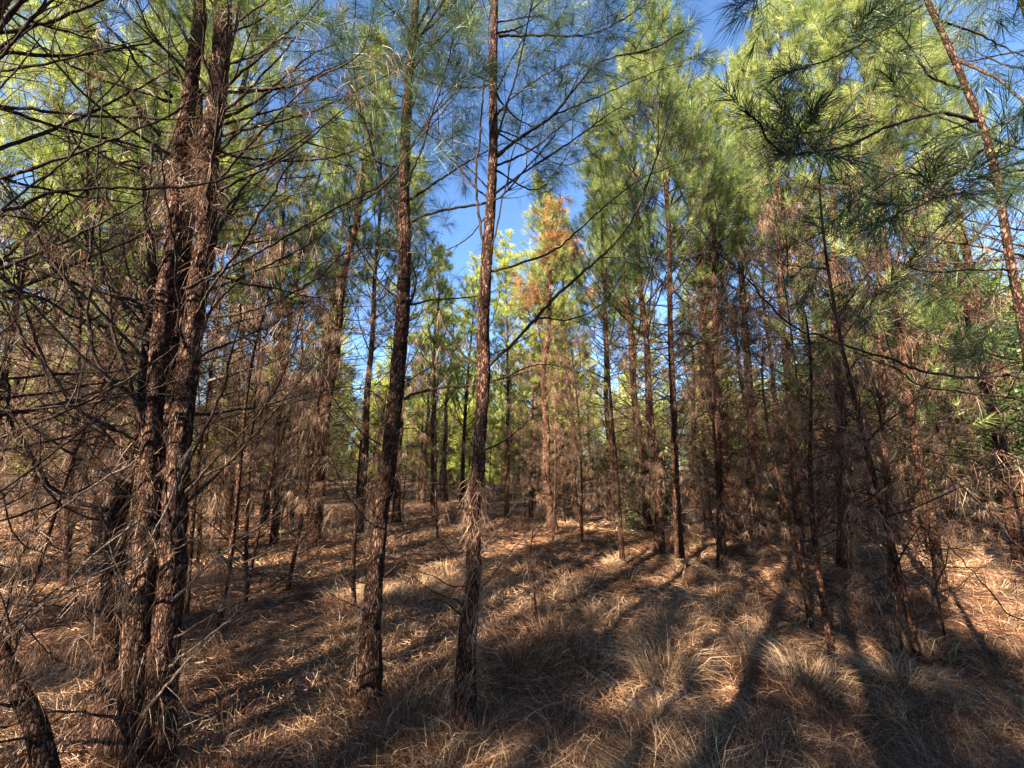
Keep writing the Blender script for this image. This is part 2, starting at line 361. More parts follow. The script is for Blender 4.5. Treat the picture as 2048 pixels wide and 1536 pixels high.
def pine_variant(seed, H=11.0, R=0.09, live0=0.42, per=62, nw=0.0048, drape=0.07, dead=3.5, wl=1.5, bend=0.12, tdens=1.0, tint=0.5):
    T = Tree(seed); rs = T.rs
    n = 44; z = np.linspace(-0.1, H, n); ph = rs.rand(2)*6
    off = np.stack([bend*np.sin(z*0.55+ph[0])*z/H+0.03*np.sin(z*2.1+ph[1]), bend*np.cos(z*0.47+ph[1])*z/H, z], -1)
    rad = R*(1-0.88*(z/H)**0.9)+0.006; rad[0:3] *= np.array([1.4, 1.25, 1.1])
    tr = MB(); tube(tr, off, rad, 12, rough=0.12, seed=seed)
    def on(h):
        return np.array([np.interp(h, z, off[:, 0]), np.interp(h, z, off[:, 1]), h]), np.interp(h, z, rad)
    h = 0.5
    a0 = rs.rand()*6
    while h < H-0.15:
        f = h/H; live = f > live0*(0.85+0.3*rs.rand())
        nb = rs.randint(3, 7) if not live else rs.randint(3, 6)
        if not live and rs.rand() < 0.15: nb += 2
        a0 += 1+rs.rand()
        for k in range(nb):
            p, r_ = on(h+rs.normal()*0.05); a = a0+k*2*math.pi/nb+rs.normal()*0.3
            if live:
                g_ = (1-f)/(1-live0); Lb = wl*(0.25+0.85*min(1.2, g_)**0.8)*(0.75+0.4*rs.rand()); el = 0.30+0.75*f*rs.rand()+0.40*f**2
                add_branch(T, p, (math.cos(a)*math.cos(el), math.sin(a)*math.cos(el), math.sin(el)), Lb, 0.005+0.008*Lb, 0, True, 0.14, 4, 0.17, drape*0.25)
            else:
                Lb = wl*(0.40+0.85*rs.rand())*(0.6+0.4*min(1, f*4)); el = 0.05+0.65*rs.rand()
                add_branch(T, p, (math.cos(a)*math.cos(el), math.sin(a)*math.cos(el), math.sin(el)), Lb, 0.003+0.005*Lb, 0, False, 0.04*rs.normal(), 4, 0.17, drape*0.6)
        h += (0.42+0.3*rs.rand())*(0.75 if live else 0.45)
    p, _ = on(H); T.tufts.append((p-np.array([0, 0, .3]), np.array([0, 0, 1.0]), 0.45)); T.tufts.append((p-np.array([0, 0, .1]), np.array([0, 0, 1.0]), 0.3))
    gm = MB(); tp = np.array([t[0] for t in T.tufts]); td = np.array([t[1] for t in T.tufts]); tl = np.array([t[2] for t in T.tufts])
    td = td+np.array([[0, 0, 0.45]])
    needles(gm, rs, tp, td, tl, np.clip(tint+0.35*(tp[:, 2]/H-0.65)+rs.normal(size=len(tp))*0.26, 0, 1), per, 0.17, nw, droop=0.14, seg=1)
    dm = MB(); 
    if T.drapes: hanging(dm, rs, np.array(T.drapes), 0.3+0.5*rs.rand(len(T.drapes)), 12, 0.12, nw*0.5, seg=1)
    # loose bark side straw collected at the foot and on the trunk
    hs = rs.rand(int(26*drape/0.12))**1.6*H*0.45; ps = []
    for q in hs:
        p, r_ = on(q+0.1); a = rs.rand()*6.28; ps.append(p+np.array([math.cos(a), math.sin(a), 0])*r_)
    if ps: hanging(dm, rs, np.array(ps), 0.2+0.4*rs.rand(len(ps)), 8, 0.11, nw*0.6, seg=1)
    return dict(trunk=tr, branches=T.tw, crown=gm, dead=dm, H=H, R=R)

VAR = []
specs = [dict(seed=1), dict(seed=2, bend=0.2), dict(seed=3, H=10.2, live0=0.36, wl=1.6), dict(seed=4, H=11.8, live0=0.5, wl=1.35), dict(seed=5, drape=0.22, live0=0.40, wl=1.7),
         dict(seed=6, H=9.0, R=0.05, live0=0.45, wl=0.95, drape=0.06), dict(seed=7, drape=0.14, live0=0.46, wl=1.5, bend=0.25), dict(seed=8, H=7.5, R=0.06, live0=0.2, wl=1.5, per=50, tint=0.6)]
FAR0 = len(specs)
specs += [dict(seed=21, per=36, nw=0.010, live0=0.30, wl=1.5, tint=.65), dict(seed=22, per=36, nw=0.010, live0=0.24, wl=1.5, tint=.72), dict(seed=23, per=36, nw=0.010, live0=0.34, H=9, wl=1.4, tint=.7), dict(seed=24, H=5.0, R=0.05, per=36, nw=0.009, live0=0.08, wl=1.3, tint=.9, drape=.01), dict(seed=25, H=3.6, R=0.035, per=36, nw=0.009, live0=0.08, wl=1.1, tint=.9, drape=.01)]  # far crowns: raised tints add to the painted sunlit tone
def meshes_of(v, light):
    out = {}
    for key, name, mk in (('trunk', 'trunk', 'bark_far'), ('branches', 'branches', 'twig'), ('crown', 'crown', 'green'), ('dead', 'dead_needles', 'brown')):
        o = v[key].build(name, M['green_sunlit' if (key == 'crown' and light) else mk], smooth=(key == 'trunk'))
        if o: out[name] = o
    return out
for s_ in specs:
    v = pine_variant(**s_); v['obs'] = meshes_of(v, s_['seed'] > 20); v['used'] = False; VAR.append(v)

def tag(o, label, cat, group=None):
    o['label'] = label; o['category'] = cat
    if group: o['group'] = group
    return o
def put_pine(vi, x, y, label, group, H=None, R=None, rot=None, tilt=(0, 0), name='pine_tree', cat='pine tree', rnd=random.Random(4)):
    v = VAR[vi]; root = bpy.data.objects.new(name, None); COL.objects.link(root); root.empty_display_size = 0.2
    root.location = (x, y, float(gz(x, y)))
    sz = (H or v['H'])/v['H']; sxy = 0.5*sz+0.5
    for nm, o in v['obs'].items():
        c = o if not v['used'] else o.copy()
        if v['used']: COL.objects.link(c)
        c.parent = root
        c.rotation_euler = (0, 0, rot if rot is not None else 0)
        k = (R/v['R']) if (R and nm == 'trunk') else sxy
        c.scale = (k, k, sz)
    v['used'] = True
    root.rotation_euler = (tilt[0], tilt[1], 0)
    return tag(root, label, cat, group)

# ---- pines that stand where the photograph shows them (base pixel, second pixel higher up, trunk width there in px)
mid = [
 # vi, base px, base py, px2, py2, w, H, label
 (6, 1103, 1072, 1090, 700, 26, 9.6, 'shaggy pine with a rust orange dead top, in the middle of the view'),
 (5, 1246, 1132, 1214, 600, 12, 8.8, 'very slender straight pine just right of the middle clearing'),
 (4, 1322, 1125, 1292, 650, 26, 10.4, 'straw draped pine, left of the close pair with pale feet'),
 (1, 1362, 1140, 1330, 560, 22, 12.0, 'tall pine with a sunlit straw skirt at its foot, top against blue sky'),
 (3, 1446, 1128, 1426, 650, 19, 9.4, 'thin pine with a small sunlit patch low on its trunk'),
 (0, 1385, 1010, 1382, 660, 17, 11.5, 'straight dark pine seen behind the gap right of the straw skirted pine'),
 (0, 1522, 1085, 1490, 560, 28, 12.4, 'thick reddish pine right of the thin sun patched one'),
 (6, 1603, 1135, 1572, 690, 23, 11.0, 'pine with pale dead twigs and hanging brown straw at chest height'),
 (2, 1690, 1160, 1670, 560, 28, 12.0, 'thick dark pine with a sunlit reddish upper trunk'),
 (7, 1788, 1195, 1760, 700, 18, 8.5, 'slim pine with a dead bushy skirt on the right of the view'),
 (3, 1885, 1215, 1790, 560, 25, 10.5, 'pine leaning left with a bare mid trunk near the right side'),
 (5, 1742, 1075, 1735, 640, 16, 9.5, 'thin dark pine between the thick dark pine and the leaning pine'),
 (4, 546, 1104, 560, 800, 15, 9.5, 'thin shaggy pine behind the forked tree, nearest of its row'),
 (5, 582, 1062, 600, 750, 14, 9.5, 'pale slim pine behind the forked tree'),
 (2, 622, 1045, 672, 560, 18, 13.0, 'pine leaning right, its tall lit tip left of the blue sky gap'),
 (0, 846, 1012, 865, 700, 12, 10.0, 'narrow pine seen through the gap right of the dark nearby trunk'),
 (1, 889, 1012, 896, 700, 16, 10.0, 'straight dark pine midway between the two nearest single trunks'),
 (3, 1012, 1000, 1016, 750, 10, 8.5, 'small thin pine just right of the second single trunk'),
 (6, 1066, 1004, 1072, 750, 13, 9.0, 'pine close behind the orange topped pine, on its left'),
 (2, 1134, 1012, 1124, 760, 14, 8.5, 'pine close behind the orange topped pine, on its right'),
 (4, 190, 1130, 215, 700, 22, 10.5, 'shaggy dim pine behind the forked tree on its left'),
 (6, 60, 1090, 110, 650, 20, 10.5, 'straw hung pine by the left side of the view'),
 (4, -60, 1180, 10, 700, 24, 10.5, 'brown thicket pine cut by the left side of the view'),
 (4, 130, 1185, 160, 760, 18, 10.0, 'thin brown thicket pine just left of the forked tree foot'),
 (5, 395, 1120, 420, 800, 12, 8.5, 'slim stem right behind the forked tree'),
 (6, 500, 1040, 520, 800, 14, 10.0, 'straw hung pine farther back, left of the thin shaggy one'),
 (4, 1640, 1075, 1632, 800, 16, 9.0, 'shaggy brown pine behind, between the pale twigged and the thick dark pines'),
 (6, 1415, 1050, 1410, 800, 13, 9.0, 'draped thin pine behind the thin sun patched one'),
 (4, 1275, 1060, 1268, 800, 14, 9.0, 'shaggy thin pine right behind the very slender one'),
 (6, 455, 1085, 470, 800, 18, 10.5, 'straw hung pine just right of the forked tree, a few steps behind'),
]
rnd = random.Random(12); MIDP = []
for (vi, bx, by, px2, py2, wpx, H, lab) in mid:
    p0 = gpt(bx, by); p2 = at(px2, py2, p0[1]); R = 0.5*wpx/FPX*p0[1]*0.66
    lean = math.atan2(p2[0]-p0[0], p2[2]-p0[2])
    r_ = max(0.03, min(0.16, R))
    put_pine(vi, p0[0], p0[1], lab, None, H=H, R=r_, rot=rnd.random()*6.28, tilt=(rnd.uniform(-.02, .02), lean)); MIDP.append((p0[0], p0[1]))
    print('mid', lab[:30], p0.round(2), round(r_, 3), round(math.degrees(lean), 1))

# ---- thin dead stems among the mid pines
def dead_variant(seed, H, R):
    T = Tree(seed); rs = T.rs; z = np.linspace(-.05, H, 20); off = np.stack([0.10*np.sin(z*1.1+seed)*z/H, 0.10*np.cos(z*0.9+seed)*z/H, z], -1)
    tr = MB(); tube(tr, off, R*(1-0.8*z/H)+.003, 7, rough=.1, seed=seed); h = 0.3
    while h < H:
        p = np.array([np.interp(h, z, off[:, 0]), np.interp(h, z, off[:, 1]), h]); a = rs.rand()*6.28; el = rs.uniform(-.1, 1.0); L = rs.uniform(.3, 1.3)*(1.1-.5*h/H)
        add_branch(T, p, (math.cos(a)*math.cos(el), math.sin(a)*math.cos(el), math.sin(el)), L, 0.003+.004*L, 0, False, 0.05*rs.normal(), 4, .15, 0.07); h += rs.uniform(.05, .16)
    dm = MB(); hanging(dm, rs, np.array(T.drapes), 0.3+0.5*rs.rand(len(T.drapes)), 12, .15, .0032, seg=1)
    return dict(trunk=tr, branches=T.tw, crown=MB(), dead=dm, H=H, R=R)
DV0 = len(VAR)
for k_, (sd, H_, R_) in enumerate([(41, 4.2, .022), (42, 5.2, .028), (43, 3.2, .018)]):
    v = dead_variant(sd, H_, R_); v['obs'] = meshes_of(v, False); v['used'] = False; VAR.append(v)
DN = ['', 'second ', 'third ', 'fourth ', 'fifth ', 'sixth ', 'seventh ', 'eighth ', 'ninth ', 'tenth ', 'eleventh ', 'twelfth ', 'thirteenth ', 'fourteenth ', 'fifteenth ', 'sixteenth ', 'seventeenth ', 'eighteenth ']
rd = random.Random(91); dcount = {}; dl = []
for (x0, x1, n_) in ((-60, 660, 20), (700, 900, 2), (1040, 1180, 3), (1260, 2080, 26), (380, 1150, 23)):
    for _ in range(n_):
        px = rd.uniform(x0, x1); Yd = rd.uniform(9, 15) if n_ == 23 else rd.uniform(3.9 if px < 600 or px > 1500 else 5.6, 11.5); dl.append((Yd, px))
BANDS = [(-100, 'by the left edge'), (120, 'left of the forked tree'), (340, 'just right of the forked tree'), (520, 'halfway from forked tree to dark trunk'), (690, 'around the dark single trunk'), (1000, 'around the orange topped pine'), (1250, 'by the straw draped pine'), (1400, 'around the sun patched pine'), (1540, 'around the pale twigged pine'), (1680, 'around the thick dark pine'), (1800, 'around the left leaning pine'), (1930, 'by the right edge')]
for (Yd, px) in sorted(dl):
    bi = max(k for k in range(len(BANDS)) if BANDS[k][0] <= px); c = dcount.get(bi, 0); dcount[bi] = c+1
    X_ = (px-1024)/FPX*Yd
    put_pine(DV0+rd.randrange(3), X_, Yd, '%snearest thin dead twiggy stem %s' % (DN[min(c, 17)], BANDS[bi][1]), 'thin dead stems of the thicket', H=rd.uniform(2.8, 5.2), R=rd.uniform(.014, .028), rot=rd.random()*6.28, tilt=(rd.uniform(-.08, .08), rd.uniform(-.1, .1)), name='dead_sapling', cat='dead tree')

# ---- the stand behind them
NICK = [(-400, 'left side'), (110, 'far left thicket pine'), (300, 'forked pine'), (560, 'thin shaggy pine'), (672, 'right leaning pine'), (780, 'dark single trunk'), (893, 'straight dark pine'), (965, 'second single trunk'), (1090, 'orange topped pine'), (1218, 'very slender pine'),
        (1300, 'straw draped pine'), (1340, 'straw skirted pine'), (1430, 'sun patched pine'), (1500, 'thick reddish pine'), (1580, 'pale twigged pine'), (1675, 'thick dark pine'), (1830, 'left leaning pine'), (2020, 'dark green cedar'), (2500, 'right side')]
ORD = ['nearest', 'second nearest', 'third nearest', 'fourth nearest', 'fifth nearest', 'sixth nearest', 'seventh nearest', 'eighth nearest', 'ninth nearest', 'tenth nearest', 'eleventh nearest', 'twelfth nearest', 'thirteenth nearest', 'fourteenth nearest', 'fifteenth nearest', 'sixteenth nearest', 'seventeenth nearest', 'eighteenth nearest', 'nineteenth nearest', 'twentieth nearest']
def free(x, y, d, L):
    return all((x-a)**2+(y-b)**2 > d*d for a, b in L)
allp = list(MIDP); BG = []
rnd = random.Random(31); tries = 0
fixed = [(-0.15, 11.6, 8.6, FAR0), (0.55, 12.2, 8.3, FAR0+1), (1.9, 12.4, 9.2, FAR0), (1.35, 13.2, 8.8, FAR0+1), (-2.4, 12.6, 8.8, FAR0+2), (-3.4, 9.4, 11.4, 0), (-5.6, 6.6, 12.2, 1), (-3.9, 8.2, 12.8, 3), (-7.9, 7.4, 12.0, 0), (-9.5, 9.8, 12.5, 2), (-6.3, 10.6, 12.5, 1), (-3.0, 10.8, 11.2, 0), (-4.6, 5.0, 9.5, 6), (-10.5, 6.5, 11.5, 4),
         (4.6, 8.6, 12.6, 1), (6.6, 8.2, 12.2, 2), (5.6, 11.0, 13.0, 0), (8.6, 10.4, 13.0, 1), (3.2, 9.8, 11.8, 0), (7.4, 6.2, 10.5, 3), (9.8, 8.0, 12.0, 2), (11.5, 11.0, 13, 1), (3.0, 12.6, 12.0, 2), (9.0, 13.5, 13, 0)]
for (x, y, H, vi) in fixed: BG.append((x, y, H, vi)); allp.append((x, y))
while len(BG) < 185 and tries < 9000:
    tries += 1
    y = 9+36*rnd.random(); x = rnd.uniform(-1.45, 1.45)*y; px = 1024+FPX*x/(y*0.98)
    if y < 13 and (600 < px < 1260): continue
    if 1150 < px < 1240 and y < 22: continue
    if px > 1880 and y < 11: continue
    if y < 17 and not (px < 500 or px > 1300) and rnd.random() < 0.5: continue
    if 13.5 < y < 28 and rnd.random() < 0.78: continue
    if y < 13.5 and rnd.random() < 0.45: continue
    if not free(x, y, 1.2 if y < 20 else 1.6, allp): continue
    allp.append((x, y)); vi = rnd.choice([0, 1, 2, 3, 4, 6, 3]) if y < 13 else FAR0+rnd.choice([0, 1, 2, 0, 1])
    H = rnd.uniform(9.5, 12.0)
    if 640 < px < 1300: H = min(H, 0.60*y+0.9) if y < 17 else min(H, 11)
    BG.append((x, y, H, vi))
tries = 0; nn = 0
while nn < 170 and tries < 9000:      # young pines under the tall ones
    tries += 1
    y = 19+14*rnd.random(); x = rnd.uniform(-1.4, 1.4)*y; px = 1024+FPX*x/(y*0.98)
    if 1130 < px < 1250 and y < 24: continue
    if not free(x, y, 1.0, allp): continue
    allp.append((x, y)); nn += 1; BG.append((x, y, rnd.uniform(3.0, 7.0), FAR0+rnd.choice([3, 4])))
BG.sort(key=lambda q: q[1]); cnt = {}
for (x, y, H, vi) in BG:
    px = 1024+FPX*x/(y*0.98); gi = max(k for k in range(len(NICK)) if NICK[k][0] <= max(px, -399)); gi = min(gi, len(NICK)-2)
    kind = 'bushy young pine' if vi >= FAR0+3 else 'slender tall pine'
    c = cnt.get((gi, kind), 0); cnt[(gi, kind)] = c+1
    a_, b_ = NICK[gi][1], NICK[gi+1][1]
    if c < 20: lab = '%s %s behind, between %s and %s' % (ORD[c], kind, a_, b_)
    else: lab = 'farthest %ss behind, between %s and %s' % (kind, a_, b_)
    put_pine(vi, x, y, lab, ('young pines' if vi >= FAR0+3 else 'tall pines')+' of the stand behind', H=H, R=(H*0.0085)*rnd.uniform(.8, 1.15), rot=rnd.random()*6.28, tilt=(rnd.uniform(-.03, .03), rnd.uniform(-.04, .04)),
             name='young_pine_tree' if vi >= FAR0+3 else 'pine_tree')

# ---- the stand behind the viewpoint: it throws the long shadows over the foreground
SH = []; rnd = random.Random(8)
sx, sy = math.sin(SUN_AZ), math.cos(SUN_AZ)
for u0 in (-1.2, 0.5, 2.2, 3.9, -7.6, -9.6, -12):
    t = 3.2+rnd.random()*2
    while t < 24:
        u = u0+rnd.uniform(-.5, .5); SH.append((sx*t+0.79*u, sy*t-0.62*u)); t += rnd.uniform(3.0, 5.0)*(1 if u0 > -3 else 1.5)
SH += [(sx*t+0.79*u, sy*t-0.62*u) for (t, u) in ((21, -3.4), (24, -5.4), (12, .2), (16.5, 1.6), (14, 2.8), (18.5, .4), (13, -2.4), (19.5, -2.3), (10.5, -4.6), (3.4, -4.7), (4.8, -5.7), (7.4, -4.2), (5.0, -6.8), (13.5, -5.9), (18, -5.3), (27, -4.2))]
for k, (x, y) in enumerate(SH):
    if y > -0.5 and abs(x) < 12: continue
    put_pine([5, 3, 5, 1, 5][k % 5], x, y, 'pine standing behind the viewpoint, seen only by its long shadow', 'pines behind the viewpoint', H=rnd.uniform(9.5, 11.8), R=0.09, rot=rnd.random()*6.28, tilt=(rnd.uniform(-.03, .03), rnd.uniform(-.03, .03)))

# ------------------------------------------------------------------ the near trees, traced limb by limb
def hero(name, label, cat, base, seed):
    o = bpy.data.objects.new(name, None); COL.objects.link(o); o.location = base; o.empty_display_size = 0.3
    tag(o, label, cat); return dict(root=o, base=np.array(base, float), rs=np.random.RandomState(seed))
def local(Hr, mb):
    for k in range(len(mb.v)): mb.v[k] = mb.v[k]-Hr['base'].astype(np.float32)
def px_line(pts, Y0, Y1=None):
    Y1 = Y0 if Y1 is None else Y1
    pts = [tuple(p) for p in pts]; s = np.concatenate([[0], np.cumsum([math.dist(a, b) for a, b in zip(pts[:-1], pts[1:])])]); s = s/s[-1]
    return np.array([at(p[0], p[1], Y0+(Y1-Y0)*q) for p, q in zip(pts, s)])
def trunk_part(Hr, pts3, rad, name='trunk', step=0.02, sides=30, rough=0.16):
    line = smooth_line(pts3, step); r = np.interp(np.linspace(0, 1, len(line)), np.linspace(0, 1, len(rad)), rad)
    mb = MB(); tube(mb, line, r, sides, rough=rough, seed=Hr['rs'].randint(100)); local(Hr, mb)
    return mb.build(name, M['bark'], Hr['root'], smooth=True), line, r
def drape_part(Hr, parent, pos, per, L=0.17, wid=0.0026, tint=0.55, name='hanging_straw', matk='brown'):
    mb = MB(); hanging(mb, Hr['rs'], np.array(pos), np.clip(tint+Hr['rs'].normal(size=len(pos))*0.2, 0, 1), per, L, wid); local(Hr, mb)
    return mb.build(name, M[matk], parent)
def limb(Hr, line3, r0, r1=None, matk='twig', twigs=5, twigL=0.45, live=0.0, drape=0.05, per=60, nl=0.19, nw=0.0020, gm='green_shaded', tuftlen=0.2, curve=0.10, end_tuft=True, bend=0.35, tw_start=0.25):
    """one traced limb: branch > needles, dead_needles"""
    rs = Hr['rs']; T = Tree(rs.randint(1 << 30)); line = smooth_line(line3, 0.05)
    jit = (vnoise(np.arange(len(line))*0.28+rs.rand()*50, np.zeros(len(line)))-0.5)[:, None]*np.array([[0.6, 0.6, 1]])*0.03
    jit[0] *= 0.2
    line = line+jit+rs.normal(size=line.shape)*0.0028
    r1 = r0*0.3 if r1 is None else r1; L = np.linalg.norm(np.diff(line, axis=0), axis=1).sum()
    rad = np.linspace(r0, r1, len(line)); rad[:2] *= 1.25
    rad = rad*(1+0.18*(vnoise(np.arange(len(line))*1.3+rs.rand()*30, np.zeros(len(line)))-0.5))
    tube(T.tw, line, rad, 7)
    for k in range(twigs):
        f = tw_start+(0.97-tw_start)*rs.rand(); i = min(len(line)-2, int(f*(len(line)-1))); dd = norm(line[i+1]-line[i])
        rv = rs.normal(size=3); side = norm(rv-(rv@dd)*dd); nd = dd*0.75+side*0.8
        add_branch(T, line[i], nd, twigL*(0.5+0.8*rs.rand()), max(0.0015, r0*0.35), 1, rs.rand() < live, curve*(1 if live else 0.3), 5, tuftlen, drape)
    if live > 0 and end_tuft:
        d = norm(line[-1]-line[-2]); T.tufts.append((line[-1]-d*0.1, d, tuftlen*1.2)); T.tufts.append((line[-1]-d*0.3, d, tuftlen*1.2))
    for k in range(len(line)):
        if rs.rand() < drape: T.drapes.append(line[k])
    local(Hr, T.tw); b = T.tw.build('branch', M[matk], Hr['root'], smooth=True)
    if T.tufts:
        mb = MB(); needles(mb, rs, np.array([t[0] for t in T.tufts]), np.array([t[1] for t in T.tufts]), np.array([t[2] for t in T.tufts]), rs.rand(len(T.tufts))*0.7+0.1, per, nl, nw, droop=bend, seg=2); local(Hr, mb)
        mb.build('needles', M[gm], b)
    if T.drapes:
        drape_part(Hr, b, T.drapes, 16, L=0.15, wid=0.0018, name='dead_needles', tint=0.4)
    return b
def rand_limbs(Hr, line, rads, n, zr, Lr, azr, elr, **kw):
    rs = Hr['rs']
    for k in range(n):
        z = zr[0]+(zr[1]-zr[0])*rs.rand(); i = int(np.argmin(np.abs(line[:, 2]-z))); p = line[i]
        a = math.radians(rs.uniform(*azr)); e = math.radians(rs.uniform(*elr)); L = rs.uniform(*Lr)
        d = np.array([math.cos(a)*math.cos(e), math.sin(a)*math.cos(e), math.sin(e)]); pts = [p]; m = 5
        cv = kw.get('curve', 0.1)
        for j in range(m):
            d = norm(d+np.array([0, 0, cv*rs.uniform(0.2, 1.6)])+rs.normal(size=3)*0.055); pts.append(pts[-1]+d*L/m)
        pts = np.array(pts)
        if np.min(np.linalg.norm(pts-np.array([0, 0, CAMZ]), axis=1)) < 0.8: continue
        limb(Hr, pts, 0.003+0.0055*L, **kw)

# tree A: the many stemmed tree on the left, in front
YA = 2.55
bA = gpt(285, 1500); bA = np.array([at(280, 1560, YA)[0], YA, 0]); bA[2] = float(gz(bA[0], bA[1]))
A = hero('forked_pine_tree', 'big forked pine with several close rough stems and dense dead limbs, left foreground', 'pine tree', bA, 101)
def down(p, x=None):
    return np.array([p[0], p[1], float(gz(p[0], p[1]))-0.08])
def px_r(px, p): return 0.5*px/FPX*depth(p)
st1 = [(264, 1500), (268, 1300), (288, 1150), (300, 1000), (301, 910), (307, 825), (318, 722), (328, 602), (342, 517), (347, 444), (356, 342), (372, 239), (386, 137), (400, 34), (407, -60)]
st2 = [(318, 1500), (330, 1300), (345, 1150), (350, 1000), (357, 944), (366, 808), (384, 671), (397, 568), (410, 500), (414, 410), (418, 308), (434, 188), (446, 68), (455, -60)]
st3 = [(214, 1500), (218, 1350), (226, 1150), (240, 1013), (267, 910), (284, 842), (297, 705), (306, 600), (300, 480), (285, 350)]
P1 = px_line(st1, YA); P1 = np.vstack([down(P1[0]), P1, P1[-1]+np.array([0.15, 0, 1.6]), P1[-1]+np.array([0.25, 0, 4.0])])
P2 = px_line(st2, YA+0.05); P2 = np.vstack([down(P2[0]), P2, P2[-1]+np.array([0.15, 0, 1.6]), P2[-1]+np.array([0.3, 0, 4.4])])
P4 = px_line([(296, 1500), (304, 1300), (318, 1150), (330, 950), (342, 800), (360, 600), (378, 430), (395, 300), (402, 180)], YA+0.25, YA+0.3); P4 = np.vstack([down(P4[0]), P4]); trunk_part(A, P4, [.07, .06, .054, .050, .047, .044, .040, .035, .028, .015])
P3 = px_line(st3, YA+0.15, YA+0.5); P3 = np.vstack([down(P3[0]), P3])
def rads(P, w0, w1, ptop=0.012, tail=2):
    n = len(P)-tail; r = [px_r(w0+(w1-w0)*k/(n-1), P[k]) for k in range(n)]
    return r+([r[-1]*0.8, ptop] if tail == 2 else [])
def rr(P, ws, yA=None):
    return ws
_, L1, R1 = trunk_part(A, P1, [.075, .062, .055, .052, .050, .048, .047, .046, .045, .044, .044, .044, .043, .043, .042, .042, .035, .012])
_, L2, R2 = trunk_part(A, P2, [.085, .070, .064, .062, .060, .060, .060, .060, .060, .058, .054, .052, .050, .050, .049, .04, .012])
_, L3, R3 = trunk_part(A, P3, [.075, .062, .055, .052, .050, .045, .040, .035, .030, .024, .012])
